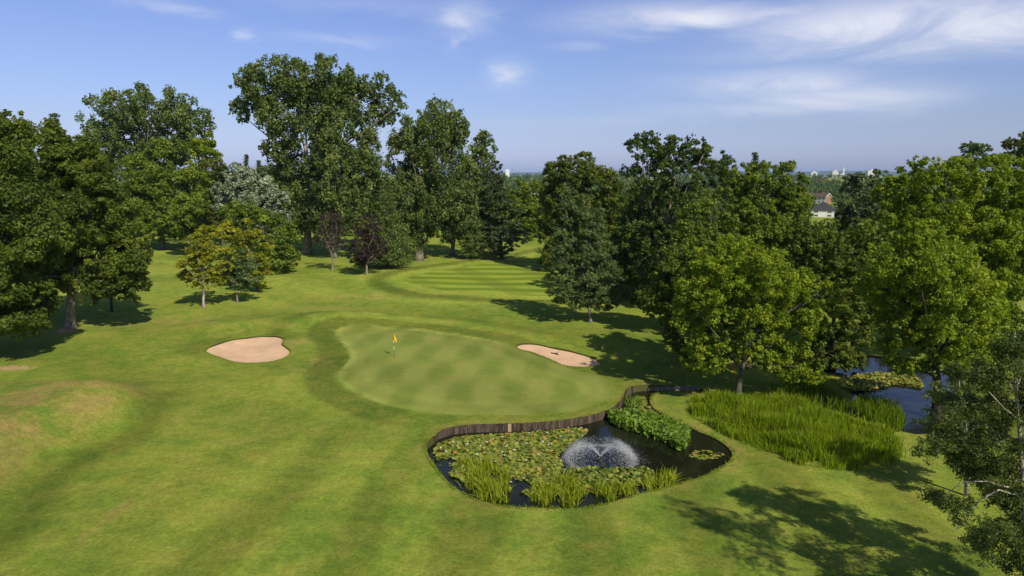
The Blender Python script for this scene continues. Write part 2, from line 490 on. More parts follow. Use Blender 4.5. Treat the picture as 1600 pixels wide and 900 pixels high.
# ------------------------------------------------------------------ ground sheets (one shared triangulation)
def build_ground():
    pts = []
    r = 14.0; rings = []
    while r < 30000:
        rings.append(r)
        r *= 1.0125 if r < 150 else (1.02 if r < 320 else 1.07)
    fine = np.radians(np.linspace(-47, 47, 205)); coarse = np.radians(np.arange(55, 306, 8))
    for k, rr in enumerate(rings):
        o = (k % 2) * .5 * (fine[1] - fine[0])
        for a in fine: pts.append((rr * math.sin(a + o), rr * math.cos(a + o)))
        if k % 6 == 0:
            for a in coarse: pts.append((rr * math.sin(a), rr * math.cos(a)))
    pts += [(0, 0), (-6, -4), (6, -4), (0, 7)]
    P = np.array(pts)
    polys = {'green': GREEN, 'b1': BUNK1, 'b2': BUNK2, 'pond': POND, 'lake': LAKE, 'fair': FAIR}
    keep = np.ones(len(P), bool)
    for pl in polys.values():
        d, _ = sdf(P, pl, 4.0); keep &= np.abs(d) > .14
    P = P[keep]
    # a few extra survey points inside water and sand are not needed: those sheets are flat
    V = [Vector((float(a), float(b))) for a, b in P]; E = []
    for pl in polys.values():
        n0 = len(V)
        V += [Vector((float(a), float(b))) for a, b in pl]
        E += [(n0 + i, n0 + (i + 1) % len(pl)) for i in range(len(pl))]
    res = geometry.delaunay_2d_cdt(V, E, [], 0, 1e-4, False)
    VV = np.array([(v.x, v.y) for v in res[0]]); T = np.array([list(f) for f in res[2]], dtype=np.int32)
    a, b, c = VV[T[:, 0]], VV[T[:, 1]], VV[T[:, 2]]
    area = (b[:, 0] - a[:, 0]) * (c[:, 1] - a[:, 1]) - (b[:, 1] - a[:, 1]) * (c[:, 0] - a[:, 0])
    T[area < 0] = T[area < 0][:, ::-1]
    T = T[np.abs(area) > 1e-7]
    cen = VV[T].mean(1)
    cls = np.zeros(len(T), int)
    for k, pl in enumerate(polys.values()): cls[inside(cen, pl)] = k + 1
    info = {}
    Z = height(VV, info)
    sg, sp, s1, s2, bank = info['sg'], info['sp'], info['s1'], info['s2'], info['bank']
    sf, _ = sdf(VV, FAIR)
    x, y = VV[:, 0], VV[:, 1]
    # mowing: collar and apron bands round the green, mostly on its left and far side
    cx, cy = GREEN.mean(0)
    leftw = np.clip(sst(6, -10, x - cx) + sst(2, 8, y - cy) * .8, 0, 1)
    wob = .4 * np.sin(x * .3) + .3 * np.sin(y * .4)
    band = lambda s, a, b, e=.25: sst(a - e, a + e, s) * sst(b + e, b - e, s)
    tint = np.ones(len(VV))
    tint *= 1 - leftw * (.30 * band(sg + wob * .3, .05, 2.7) - .10 * band(sg + wob * .4, 2.9, 5.0) + .20 * sst(0, 5, y - cy - 3) * band(sg + wob * .6, 5.2, 6.8, .5))
    ins = sg < 0
    tint *= np.where(ins, 1 + .30 * leftw * band(-sg, .0, .6, .12) - .05 * band(-sg, 1.1, 2.0) + .07 * band(-sg, 2.1, 3.0), 1)
    tint *= np.where(~ins, 1 - .10 * (1 - leftw) * band(sg, .0, 1.0), 1)
    fw = sst(0, -14, x - 3)
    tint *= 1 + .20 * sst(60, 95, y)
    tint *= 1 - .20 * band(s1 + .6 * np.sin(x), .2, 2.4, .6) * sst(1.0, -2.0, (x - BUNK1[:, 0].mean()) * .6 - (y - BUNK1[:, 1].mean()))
    tint *= np.where(sf > 0, 1 + .18 * band(sf, .0, 3.2, .5) - .36 * band(sf, 3.4, 6.2, .6) + .12 * band(sf, 6.6, 9, .9), 1)
    # two lines of mower wheels and broad cutting lanes on the near grass
    q_ = x * .985 - y * .17 + .5 * np.sin(y * .22) + .35 * np.sin(x * .5 + y * .31)
    lane = np.sin(q_ * 1.15) + .25 * np.sin(q_ * .41 + 1)
    tint *= 1.06 + .16 * np.tanh(lane * 2.4) * sst(52, 34, y) * sst(-22, -12, x)
    lane2 = np.sin((x * .5 + y * .87) * .55 + .6 * np.sin(x * .2))
    tint *= 1 + .06 * np.tanh(lane2 * 2) * sst(28, 50, y) * sst(140, 90, y)
    # left lawn beyond the small trees is striped
    lz = sst(118, 128, y) * sst(-38, -46, x)
    tint *= 1 + .13 * lz * np.tanh(3 * np.sin((x * .30 + y * .95) * .62))
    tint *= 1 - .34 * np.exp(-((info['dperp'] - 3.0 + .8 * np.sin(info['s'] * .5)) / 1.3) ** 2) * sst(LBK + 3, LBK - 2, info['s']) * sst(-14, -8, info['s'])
    dry = np.zeros(len(VV)); bare = np.zeros(len(VV))
    dry += .85 * bank * sst(4.5, -.5, info['dperp']) * sst(-11, -2, info['dperp']) + .2 * sst(.12, .5, bank) * sst(.96, .7, bank)
    for (px, py, sx, sy, h) in ((455, 545, 1.3, 2.0, .8), (480, 572, 1.2, 3, .5), (330, 508, 4, 2.5, .35), (500, 480, 5, 2, .35), (560, 462, 7, 2.5, .5), (990, 590, 2, 2, .3), (250, 500, 6, 3, .5), (1000, 690, 4, 3, .2)):
        gx, gy = G(px, py); dry += h * np.exp(-((x - gx) / sx) ** 2 - ((y - gy) / sy) ** 2)
    dry += .45 * np.exp(-(np.maximum(sp, 0) / .45) ** 2) + .55 * sst(1.4, .2, sp) * sst(0, 10, x - 6)
    for (px, py, sx, sy, h) in ((104, 518, 1.5, 1.0, 1.5), (22, 575, 2.4, .8, 1.25), (320, 478, .8, .7, 1.0), (657, 408, 1.2, 1.2, 1.1), (738, 406, 1.2, 1.2, 1.0), (922, 505, .7, .7, 1.0), (480, 397, 1.1, 1.1, .9), (1045, 516, .9, .9, .9), (1275, 732, 1.2, .25, .6), (390, 500, .8, .5, .4)):
        gx, gy = G(px, py); bare += h * np.exp(-((x - gx) / sx) ** 2 - ((y - gy) / sy) ** 2)
    # scuffed line across the near fairway
    p0, p1 = np.array(G(90, 872)), np.array(G(212, 782)); e = (p1 - p0) / np.linalg.norm(p1 - p0); q = VV - p0
    dry += .7 * np.exp(-((q @ np.array((-e[1], e[0]))) / .25) ** 2) * ((q @ e) > 0) * ((q @ e) < np.linalg.norm(p1 - p0))
    dry, bare = np.clip(dry, 0, 1), np.clip(bare, 0, 1.5)
    Vz = np.column_stack([VV, Z])

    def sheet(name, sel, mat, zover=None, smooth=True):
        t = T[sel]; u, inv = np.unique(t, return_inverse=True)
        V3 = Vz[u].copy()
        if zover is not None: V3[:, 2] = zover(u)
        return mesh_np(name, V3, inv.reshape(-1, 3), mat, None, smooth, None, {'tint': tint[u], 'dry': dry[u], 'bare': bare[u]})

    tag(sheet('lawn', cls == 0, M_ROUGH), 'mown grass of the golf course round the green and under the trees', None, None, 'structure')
    tag(sheet('putting_green', cls == 1, M_GREEN), 'pale close mown putting green with a yellow flag', None, None, 'structure')
    tag(sheet('fairway', cls == 6, M_FAIR), 'striped fairway beyond the green', None, None, 'structure')
    tag(sheet('pond_water', cls == 4, M_WATER, lambda u: np.full(len(u), WZ), False), 'dark water of the pond below the green', None, None, 'structure')
    tag(sheet('lake_water', cls == 5, M_LAKE, lambda u: np.full(len(u), LZ), False), 'blue water of the pond behind the reeds', None, None, 'structure')
    for cid, sd, pl, lab in ((2, s1, BUNK1, 'larger round sand bunker with a notch at its right end, left of the green'), (3, s2, BUNK2, 'long narrow sand bunker with a rake lying in it, right of the green')):
        zr = float(height(pl).mean())
        root = empty('sand_bunker', (float(pl[:, 0].mean()), float(pl[:, 1].mean()), zr - .3)); tag(root, lab, 'bunker', 'sand bunkers beside the green')
        rimz = height(pl)
        sel = cls == cid
        # sand dishes down from the lip; far lip higher
        n = len(pl)
        def zs(u):
            q = VV[u]; d = np.maximum(-sd[u], 0)
            ii = np.argmin(((q[:, None, :] - pl[None]) ** 2).sum(2), 1)
            w = 1 / (1e-3 + ((q[:, None, :] - pl[None, ::4]) ** 2).sum(2)) ; w /= w.sum(1, keepdims=True)
            zz = (w * rimz[None, ::4]).sum(1)
            edge = rimz[ii] * (1 - sst(0, 1.2, d)) + zz * sst(0, 1.2, d)
            return edge - .12 - .30 * sst(0, 2.0, d) + .03 * np.sin(q[:, 0] * 2.1 + q[:, 1])
        sh = sheet('sand', sel, M_SAND, zs)
        co = np.empty(len(sh.data.vertices) * 3, np.float32); sh.data.vertices.foreach_get('co', co)
        co = co.reshape(-1, 3) - np.array(root.location, dtype=np.float32); sh.data.vertices.foreach_set('co', co.ravel()); sh.data.update()
        sh.parent = root
        L = []; F = []
        for i, q in enumerate(pl):
            z0 = rimz[i] + .001; bm = .04 * math.sin(i * 1.7) * math.sin(i * .6)
            nrm = pl[(i + 1) % n] - pl[i - 1]; nrm = np.array((-nrm[1], nrm[0])) / (np.linalg.norm(nrm) + 1e-9)
            L += [(q[0] - root.location.x, q[1] - root.location.y, z0 - root.location.z), (q[0] + nrm[0] * .04 - root.location.x, q[1] + nrm[1] * .04 - root.location.y, z0 - .24 - root.location.z)]
            j = (i + 1) % n
            F.append((2 * i, 2 * i + 1, 2 * j + 1, 2 * j))
        mesh_py('turf_lip', L, F, M_LIP, root)
    # banks of both ponds
    for nm, pl, wz, lab in (('pond_bank', POND, WZ, 'earth bank of the near pond'), ('lake_bank', LAKE, LZ, 'earth bank of the far pond')):
        zt = height(pl); n = len(pl); L = []; F = []
        for i, q in enumerate(pl):
            L += [(q[0], q[1], zt[i] + .002), (q[0], q[1], wz - .4)]
            j = (i + 1) % n; F.append((2 * i, 2 * i + 1, 2 * j + 1, 2 * j))
        tag(mesh_py(nm, L, F, M_SOIL), lab, None, None, 'structure')


build_ground()

# ------------------------------------------------------------------ timber retaining wall
def timber_mat():
    m, nt, out = new_mat('weathered_timber'); p = pos(nt); t = attr(nt, 'tone')
    mp = nt.nodes.new('ShaderNodeMapping'); mp.inputs['Scale'].default_value = (9, 9, 1.0); link(nt, p, mp.inputs[0])
    f = noise(nt, mp.outputs[0], 1.5, 5, .65)
    c = ramp(nt, t, [(0, (.020, .014, .010)), (.5, (.055, .038, .026)), (.85, (.115, .082, .052)), (1, (.42, .33, .17))])
    c = mixc(nt, rampf(nt, f, .45, .75), c, (.17, .145, .115))
    principled(nt, out, c, .85, f, .6, .02, .2)
    return m


M_TIMBER = timber_mat()
wall = empty('retaining_wall', (float(WALL_LINE[0][0]), float(WALL_LINE[0][1]), WZ))
tag(wall, 'curved dark timber retaining wall of upright boards between green and pond', 'retaining wall')
L0 = np.array(wall.location)
wl = catmull(list(WALL_LINE[::3]), False, .21)
wl = [wl[0]] + [p for p in wl[1:]]
mb = MB(); cap = MB()
zt = height(np.array(wl))
acc = 0
for i in range(len(wl) - 1):
    a, b = wl[i], wl[i + 1]; mid = (a + b) / 2; d = b - a; l = np.linalg.norm(d); rz = math.atan2(d[1], d[0])
    nrm = np.array((d[1], -d[0])) / max(l, 1e-6)        # towards the water
    off = random.uniform(-.012, .012) + .035
    top = (zt[i] + zt[i + 1]) / 2 + random.uniform(-.02, .03)
    bot = WZ - .35
    tone = min(.85, max(0, random.gauss(.42, .2)))
    px_here = 796
    mb.box((mid[0] + nrm[0] * off - L0[0], mid[1] + nrm[1] * off - L0[1], (top + bot) / 2 - L0[2]), (l * .985, .055, top - bot), rz, tone)
mb.build('boards', M_TIMBER, wall)
post = MB(); g = np.array(G(796, 674, WZ)); k = int(np.argmin(np.linalg.norm(np.array(wl) - g, axis=1)))
d = wl[k + 1] - wl[k - 1]; nrm = np.array((d[1], -d[0])) / np.linalg.norm(d)
post.box((wl[k][0] + nrm[0] * .085 - L0[0], wl[k][1] + nrm[1] * .085 - L0[1], -.0 + .05), (.24, .05, 1.02), math.atan2(d[1], d[0]), 1.0)
tag(post.build('pale_board', M_TIMBER, wall), 'pale yellowish replacement board')
# dry grass fringe overhanging the wall: uncountable
# stone edging of the ditch
stone = plain('edging_stone', (.17, .15, .12), .9, .4, 5)
sg_ = catmull([G(x, y, -.25) for x, y in ((1006, 606), (1030, 607.2), (1060, 606.6), (1093, 606.4))], False, .4)
se = empty('stone_edging', (float(sg_[0][0]), float(sg_[0][1]), -.3)); tag(se, 'low row of grey edging stones along the ditch at the end of the timber wall', 'edging')
mb = MB()
for i in range(len(sg_) - 1):
    m_ = (sg_[i] + sg_[i + 1]) / 2; d = sg_[i + 1] - sg_[i]
    mb.box((m_[0] - sg_[0][0], m_[1] - sg_[0][1] + random.uniform(-.05, .05), random.uniform(-.06, .02)), (np.linalg.norm(d) * .9, .3, .42), math.atan2(d[1], d[0]) + random.uniform(-.1, .1))
mb.build('stones', stone, se)

# ------------------------------------------------------------------ foliage
def unit(a): return a / np.maximum(np.linalg.norm(a, axis=1, keepdims=True), 1e-9)


def leaves(C, R, T, n, size, up=.35, droop=0.0, aspect=.62, fill=.3, spread=.12, jit=.5, sub=6):
    C, R, T = map(np.asarray, (C, R, T))
    if sub:
        m = len(C); us = unit(rng.normal(size=(m * sub, 3)) + np.array((0, 0, .25)))
        Cr, Rr = np.repeat(C, sub, 0), np.repeat(R, sub, 0)
        kk = rng.uniform(.28, .62, (m * sub, 1)); reach = rng.uniform(.45, 1.12, (m * sub, 1))
        C = Cr + us * Rr * reach; R = Rr * kk * (1 + .5 * np.abs(us)); T = np.clip(np.repeat(T, sub) + rng.normal(size=m * sub) * .07, .05, .93)
    w = (R[:, 0] * R[:, 2]) ** 1.0; w = w / w.sum()
    k = rng.choice(len(C), n, p=w)
    u = unit(rng.normal(size=(n, 3)))
    rad = fill + (1 - fill) * rng.random(n) ** .7 + .10 * np.abs(rng.normal(size=n)) * (rng.random(n) < .25)
    P = C[k] + u * R[k] * rad[:, None]
    Nn = unit(u * .85 + np.array((0, 0, up)) + rng.normal(size=(n, 3)) * jit * .8)
    A = unit(np.cross(Nn, rng.normal(size=(n, 3)))); A = A + np.array((0, 0, -droop)); A = unit(A - Nn * (A * Nn).sum(1, keepdims=True))
    B = np.cross(Nn, A)
    L = size * (.55 + .9 * rng.random(n))[:, None]
    V = np.empty((n, 4, 3))
    V[:, 0] = P - A * L * .5
    V[:, 1] = P + B * L * aspect * .5 + Nn * L * .08
    V[:, 2] = P + A * L * .55
    V[:, 3] = P - B * L * aspect * .5 + Nn * L * .08
    tone = np.clip(T[k] + rng.normal(size=n) * spread, 0.02, .95)
    tone[rng.random(n) < .004] = 1.0
    return V.reshape(-1, 3), np.arange(n * 4).reshape(-1, 4), tone


def clumps_from_lobes(lobes, cl=.34, dens=1.0, flat=1.0, tall=1.0):
    """lobes: list of (centre, radii). Sprays of leaves sit on the shell of every lobe, a few inside, a few poking out."""
    C, R, T = [], [], []
    for c, r in lobes:
        mr = min(r); cr = max(.35, cl * mr)
        n = max(7, int(dens * 2.6 * (r[0] * r[2] + r[0] * r[1] + r[1] * r[2]) / 3 / cr ** 2))
        for _ in range(n):
            u = rng.normal(size=3); u /= np.linalg.norm(u)
            q = rng.random()
            k = 1.0 if q < .64 else (rng.uniform(.15, .8) if q < .86 else 1.14)
            s = cr * rng.uniform(.55, 1.25) * (1 if k <= 1 else .5)
            p = np.array(c) + u * (np.array(r) - .55 * cr) * k
            C.append(p); R.append((s, s, s * .8 * flat * tall)); T.append(np.clip(.5 + rng.normal() * .17 + .05 * u[2], .1, .9))
    return np.array(C), np.array(R), np.array(T)


def tree(name, label, d, base, lobes, leaf, size, cat='tree', bark_k='grey', tr=None, group=None, cl=.34, dens=1.0, cover=1.0,
         depth=1.0, aspect=.62, droop=0.0, nlimb=10, fork=False, trunk_to=.62, flat=1.0, up=.35, jit=.5, tall=1.0):
    """d metres away; base in survey pixels (or None); lobes (px,py,rx,ry[,depth offset m])"""
    L3 = []
    for lb in lobes:
        off = lb[4] if len(lb) > 4 else rng.uniform(-.25, .25) * lb[2] * d / FOC
        c, s = at(lb[0], lb[1], d + off)
        L3.append((c, (lb[2] * s, lb[2] * s * depth, lb[3] * s)))
    if base is None: bx, by = np.mean([c[0] for c, r in L3]), d
    else: bx, by = G(base[0], base[1], 0); bx, by = bx * d / by, d
    bz = hz(bx, by)
    root = empty(name, (bx, by, bz - .05)); tag(root, label, cat, group)
    o = np.array((bx, by, bz - .05))
    C, R, T = clumps_from_lobes(L3, cl, dens, flat, tall)
    C[:, 2] = np.maximum(C[:, 2], bz + R[:, 2] * .9 + .3)
    area = sum(PI * r[0] * r[2] for c, r in L3)
    n = int(np.clip(cover * 9.5 * area / (size * size * aspect * .75), 800, 130000))
    V, F, t = leaves(C, R, T, n, size, up, droop, aspect, jit=jit)
    mesh_np('crown', V - o, F, LEAF[leaf], root, False, {'tone': t})
    # trunk and limbs
    cz = np.array([c for c, r in L3]); top = max(c[2] + r[2] for c, r in L3); ht = top - bz
    if tr is None: tr = .016 * ht + .08
    cen = cz.mean(0); tb = MB()
    hgt = bz + ht * trunk_to
    pts = []; rad = []
    for q in (0, .04, .12, .25, .45, .7, 1):
        k = q ** 1.4
        pts.append((bx + (cen[0] - bx) * k + .12 * math.sin(q * 5 + bx), by + (cen[1] - by) * k + .12 * math.cos(q * 4 + by), bz - .2 + (hgt - bz + .2) * q))
        rad.append(tr * (1.5 if q == 0 else 1.12 if q < .1 else 1 - .93 * q))
    pts = [np.array(p) - o for p in pts]
    tb.tube(pts, rad, 9)
    idx = rng.choice(len(C), min(nlimb, len(C)), replace=False)
    for i in idx:
        e = C[i] - o; q = rng.uniform(.28, .8)
        zz = min(q * (hgt - bz), max(.15 * (hgt - bz), e[2] - .5))
        f = (zz + .2) / (hgt - bz + .2)
        s = np.array([np.interp(f, (0, .04, .12, .25, .45, .7, 1), [p[k] for p in pts]) for k in range(3)])
        m1 = s * .55 + e * .45 + np.array((rng.normal() * .3, rng.normal() * .3, .06 * np.linalg.norm(e - s)))
        r0 = tr * .42 * (1 - .5 * f)
        tb.tube([s, s * .8 + m1 * .2 + (0, 0, .05), m1, e * .75 + m1 * .25, e], [r0, r0 * .8, r0 * .6, r0 * .4, r0 * .18], 6)
    tb.build('trunk', BARK[bark_k], root, True)
    return root


def conifer(name, label, d, base, top_py, half_px, leaf, size, bark_k='dark', group=None, bottom_py=None, cover=1.0, taper=1.0, cx=None, cat='tree'):
    bx, by = G(base[0], base[1], 0); bx, by = bx * d / by, d
    bz = hz(bx, by); tp, s = at(base[0] if cx is None else cx, top_py, d); half = half_px * s
    z0 = bz + (tp[2] - bz) * .1 if bottom_py is None else at(base[0], bottom_py, d)[0][2]
    root = empty(name, (bx, by, bz - .05)); tag(root, label, cat, group); o = np.array((bx, by, bz - .05))
    C, R, T = [], [], []; tb = MB(); ht = tp[2] - z0
    tb.tube([(0, 0, -.2), (0, 0, .5), ((tp[0] - bx) * .5, 0, (tp[2] - bz) * .5), (tp[0] - bx, 0, tp[2] - bz - .2)], [.02 * ht + .12, .016 * ht + .1, .01 * ht + .05, .03], 8)
    nw = int(max(12, ht / .62))
    for w in range(nw):
        f = w / (nw - 1); zc = z0 + ht * f; rr = half * (1 - f) ** taper * (.85 + .3 * rng.random()) + .45
        if f < .12: rr *= .8
        nb = max(4, int(7 * (1 - f) + 4)); a0 = rng.random() * 6
        axx = bx + (tp[0] - bx) * (zc - bz) / (tp[2] - bz)
        for b in range(nb):
            a = a0 + 2 * PI * b / nb + rng.normal() * .15; le = rr * rng.uniform(.65, 1.12)
            dirv = np.array((math.cos(a), math.sin(a), 0))
            for q in (.35, .65, .92):
                p = np.array((axx, by, zc)) + dirv * le * q + np.array((0, 0, -.16 * le * q + .1 * le * q * q))
                C.append(p); k = max(.5, le * .34 * (1.1 - .35 * q)); R.append((k, k, k * .6)); T.append(np.clip(.5 + rng.normal() * .15, .1, .9))
            if rng.random() < .4:
                tb.tube([np.array((axx, by, zc)) - o, np.array((axx, by, zc)) + dirv * le * .8 + (0, 0, -.1 * le) - o], [.02 + .012 * le, .012], 5)
    C.append(np.array((tp[0], tp[1], tp[2] - .25))); R.append((.22, .22, .55)); T.append(.55)
    C, R, T = np.array(C), np.array(R), np.array(T)
    n = int(np.clip(cover * 13.0 * half * ht / (size * size * .32 * .75), 800, 90000))
    V, F, t = leaves(C, R, T, n, size, .5, .25, .34, .2, sub=0)
    mesh_np('crown', V - o, F, LEAF[leaf], root, False, {'tone': t})
    tb.build('trunk', BARK[bark_k], root, True)
    return root


GW_L, GW_B, GW_R = 'large trees at the left edge', 'tall poplars beyond the fairway', 'trees of the right hand wood'
# ---- left
tree('sycamore_tree', 'dark green broad tree cut by the left edge of the picture, low boughs sweeping down', 61, (-45, 560), [(-20, 300, 95, 110), (12, 225, 46, 52), (-60, 420, 100, 110), (26, 478, 54, 50), (20, 380, 80, 80), (-10, 500, 60, 40), (30, 290, 50, 70), (36, 512, 34, 16), (-40, 250, 50, 60)], 'oak', .26, tr=.5, group=GW_L, nlimb=14)
tree('sycamore_tree', 'dark green broad tree with a thick mottled trunk standing clear in bare soil', 73, (110, 515), [(105, 275, 58, 72), (70, 235, 36, 44), (130, 255, 34, 36), (50, 320, 40, 60), (90, 215, 24, 24), (150, 330, 58, 62), (186, 405, 46, 48), (120, 400, 72, 60), (60, 385, 58, 70), (216, 432, 17, 20), (188, 440, 40, 34), (205, 385, 30, 56), (148, 448, 34, 24), (75, 440, 40, 28), (170, 300, 40, 60)], 'oak', .27, tr=.52, bark_k='mottled', group=GW_L, nlimb=14)
tree('small_tree', 'small dark tree with a short trunk under the outer boughs of the mottled trunk tree', 82, (172, 490), [(186, 428, 30, 34), (176, 445, 22, 20)], 'oak', .32, tr=.2, bark_k='dark')
conifer('pine_tree', 'dark narrow pine tip showing between the two broad trees at the left edge', 105, (80, 460), 180, 42, 'pine', .45, cx=85)
# ---- left background
tree('poplar_tree', 'tall grey green spreading poplar behind the left lawn, rising above the lime green crowns', 172, (235, 372), [(230, 168, 58, 32), (175, 183, 44, 36), (288, 188, 40, 36), (158, 222, 33, 28), (225, 225, 66, 40), (300, 225, 28, 28), (185, 250, 40, 30)], 'poplar', .62, cl=.22, bark_k='pale', cover=.75, tall=1.5, nlimb=22, trunk_to=.8)
tree('broadleaf_tree', 'rounded bright green tree behind the left lawn, in front of the grey green poplar', 150, (255, 372), [(255, 255, 48, 40), (225, 300, 42, 46), (290, 292, 46, 42), (250, 338, 54, 32), (205, 325, 30, 32)], 'lime', .55)
tree('broadleaf_tree', 'small vivid green crown at the right shoulder of the grey green poplar', 162, (322, 380), [(321, 234, 22, 26), (316, 262, 22, 22)], 'bright', .55)
tree('broadleaf_tree', 'bronze brown crown behind the silver leaved tree', 158, (348, 380), [(345, 270, 33, 22), (350, 300, 34, 26), (340, 335, 30, 30)], 'brown', .55)
tree('broadleaf_tree', 'low olive round tree at the back edge of the left lawn', 138, (300, 380), [(300, 335, 31, 36), (285, 350, 20, 20)], 'lime', .5)
tree('broadleaf_tree', 'black green shaded tree with low boughs directly behind the left lawn', 153, (225, 373), [(215, 320, 34, 42), (238, 350, 26, 22), (212, 350, 34, 22), (265, 354, 34, 18), (295, 362, 24, 12)], 'dark', .55)
tree('silver_poplar', 'silver white leaved tree above the golden pair', 126, (395, 405), [(370, 282, 30, 24), (395, 300, 38, 38), (426, 328, 26, 44), (405, 340, 40, 40), (350, 310, 24, 24)], 'silver', .38, cl=.22, cover=.9)
tree('broadleaf_tree', 'green tree standing in front of the silver leaved tree, its skirt reaching the grass', 114, (420, 418), [(378, 335, 32, 22), (408, 368, 40, 40), (446, 385, 24, 36), (430, 405, 34, 24)], 'lime', .42, cl=.28)
conifer('pine_tree', 'distant dark pine with a pointed tip against the sky left of the tallest poplar', 215, (385, 375), 243, 15, 'pine', .7)
conifer('pine_tree', 'short distant dark pine just right of the pointed one', 218, (404, 375), 252, 10, 'pine', .7)
tree('broadleaf_tree', 'pale grey green distant crown on the skyline beside the tallest poplar', 220, (420, 375), [(420, 268, 20, 12), (425, 290, 24, 18)], 'grey', .7)
# ---- three small lawn trees
tree('lawn_tree', 'golden green small tree with a pale straight trunk, front one on the lawn', 85, (320, 478), [(322, 378, 30, 32), (300, 412, 26, 24), (346, 408, 22, 26), (318, 436, 34, 16), (290, 430, 14, 10)], 'golden', .26, bark_k='white', tr=.2, cl=.3, cover=.7, group='small trees on the lawn', trunk_to=.85, flat=.7, droop=.4)
tree('lawn_tree', 'golden green small tree behind the grey leaved one, its foliage reaching the grass', 96, (402, 454), [(372, 365, 30, 26), (394, 400, 30, 40), (408, 425, 18, 24), (358, 362, 18, 16)], 'golden', .29, bark_k='grey', tr=.2, cl=.3, cover=.85, group='small trees on the lawn', flat=.7, droop=.4)
tree('lawn_tree', 'grey green smallest tree between the two golden ones', 88, (369, 470), [(372, 415, 24, 27), (386, 436, 19, 20), (362, 432, 14, 16)], 'grey', .26, bark_k='pale', tr=.15, cl=.34, cover=1.0, group='small trees on the lawn')
# ---- the poplars
POP = dict(bark_k='pale', cl=.21, cover=.85, nlimb=24, trunk_to=.82, group=GW_B, tall=1.7)
tree('poplar_tree', 'tallest tree, huge poplar with a wide wind swept crown against the sky', 141, (480, 397), [(440, 132, 58, 38), (500, 128, 58, 36), (392, 143, 30, 36), (376, 172, 16, 20), (545, 165, 46, 40), (470, 180, 66, 46), (440, 232, 32, 36), (520, 222, 66, 54), (586, 136, 25, 20), (614, 160, 22, 24), (600, 184, 20, 12), (565, 245, 34, 42), (475, 290, 52, 54), (560, 300, 40, 60), (450, 318, 36, 44), (490, 340, 40, 34)], 'poplar', .50, tr=.85, **POP)
tree('poplar_tree', 'paler green leafy poplar hanging in front of the trunk of the tallest tree', 134, (524, 398), [(522, 280, 38, 46), (530, 330, 40, 44), (508, 345, 24, 28)], 'poplar', .46, tr=.3, **POP)
tree('poplar_tree', 'second tall poplar right of the tallest, with a swollen leafy trunk foot', 131, (654, 407), [(690, 188, 34, 30), (712, 205, 22, 28), (660, 212, 42, 38), (640, 258, 42, 46), (696, 250, 42, 42), (660, 308, 48, 46), (702, 325, 46, 42), (640, 350, 36, 36)], 'poplar', .46, tr=.75, **POP)
tree('poplar_tree', 'slighter poplar with a side bough reaching up to the right above the dark pine', 139, (706, 398), [(756, 232, 19, 26), (738, 262, 30, 30), (720, 325, 38, 42), (744, 345, 20, 26), (700, 350, 26, 30)], 'poplar', .48, tr=.45, **POP)
conifer('conifer_tree', 'young pale green pointed conifer with drooping boughs behind the purple trees', 120, (603, 420), 272, 48, 'larch', .40, bark_k='red', cover=.9)
tree('purple_tree', 'thin purple leaved tree with bare pale twigs and a slim trunk', 117, (519, 423), [(517, 352, 22, 25), (508, 372, 17, 20), (530, 374, 14, 20)], 'purple', .22, bark_k='pale', tr=.2, cl=.26, cover=.16, nlimb=44, group='purple leaved trees', trunk_to=.6)
tree('purple_tree', 'dense blackish purple leaved tree nearer the fairway', 111, (572, 432), [(568, 384, 28, 26), (576, 355, 22, 20), (560, 402, 19, 13), (592, 392, 14, 20)], 'purple', .22, bark_k='pale', tr=.2, cl=.26, cover=.45, nlimb=22, group='purple leaved trees', trunk_to=.6)
tree('pine_tree', 'big dark pine at the right end of the poplar row, sloping down to the fairway', 135, (785, 402), [(777, 272, 12, 26), (773, 300, 22, 28), (782, 335, 34, 32), (788, 368, 40, 26), (760, 350, 26, 40), (772, 385, 34, 14)], 'pine', .42, bark_k='dark', cl=.24, aspect=.34, flat=.6, cover=.8)
conifer('conifer_tree', 'short conifer skirt tree in front of the dark pine at the fairway edge', 133, (738, 405), 300, 26, 'larch', .42, bark_k='red', cover=.7)
tree('broadleaf_tree', 'narrow olive green tree in the gap at the far end of the fairway', 168, (820, 386), [(812, 318, 20, 38), (826, 345, 17, 38), (836, 318, 15, 34), (800, 340, 20, 36)], 'lime', .55, cl=.3)
tree('broadleaf_tree', 'dark hedge like tree closing the far end of the fairway', 178, (845, 384), [(840, 350, 22, 26), (862, 345, 22, 34)], 'dark', .6)
# ---- middle right
tree('beech_tree', 'upright olive beech crown behind the weeping grey tree, top against the sky', 118, (905, 430), [(900, 268, 45, 30), (870, 300, 30, 40), (930, 305, 42, 46), (900, 350, 56, 56), (950, 330, 24, 50), (885, 400, 40, 34), (945, 390, 36, 50), (862, 340, 26, 50)], 'beech', .38, cl=.26)
tree('birch_tree', 'grey green weeping tree with forked pale trunks left of the wood', 75.5, (922, 505), [(893, 322, 25, 28), (914, 345, 32, 42), (888, 385, 32, 42), (880, 440, 31, 36), (928, 410, 38, 52), (954, 450, 24, 34), (900, 462, 30, 20), (938, 468, 28, 18), (918, 420, 40, 40)], 'grey', .16, bark_k='pale', tr=.2, cl=.24, cover=.8, droop=.8, nlimb=20, trunk_to=.6)
ASH = dict(group=GW_R, cl=.25, nlimb=22)
tree('ash_tree', 'tallest dark ash of the wood, airy top showing bare limbs on the skyline', 86, (1025, 480), [(1010, 230, 32, 25), (1066, 238, 44, 27), (985, 266, 18, 10), (1112, 262, 36, 32), (1040, 288, 56, 38), (1005, 335, 40, 44), (998, 400, 40, 46), (1060, 345, 56, 52), (1040, 430, 54, 46)], 'dark', .30, cover=.85, bark_k='pale', **ASH)
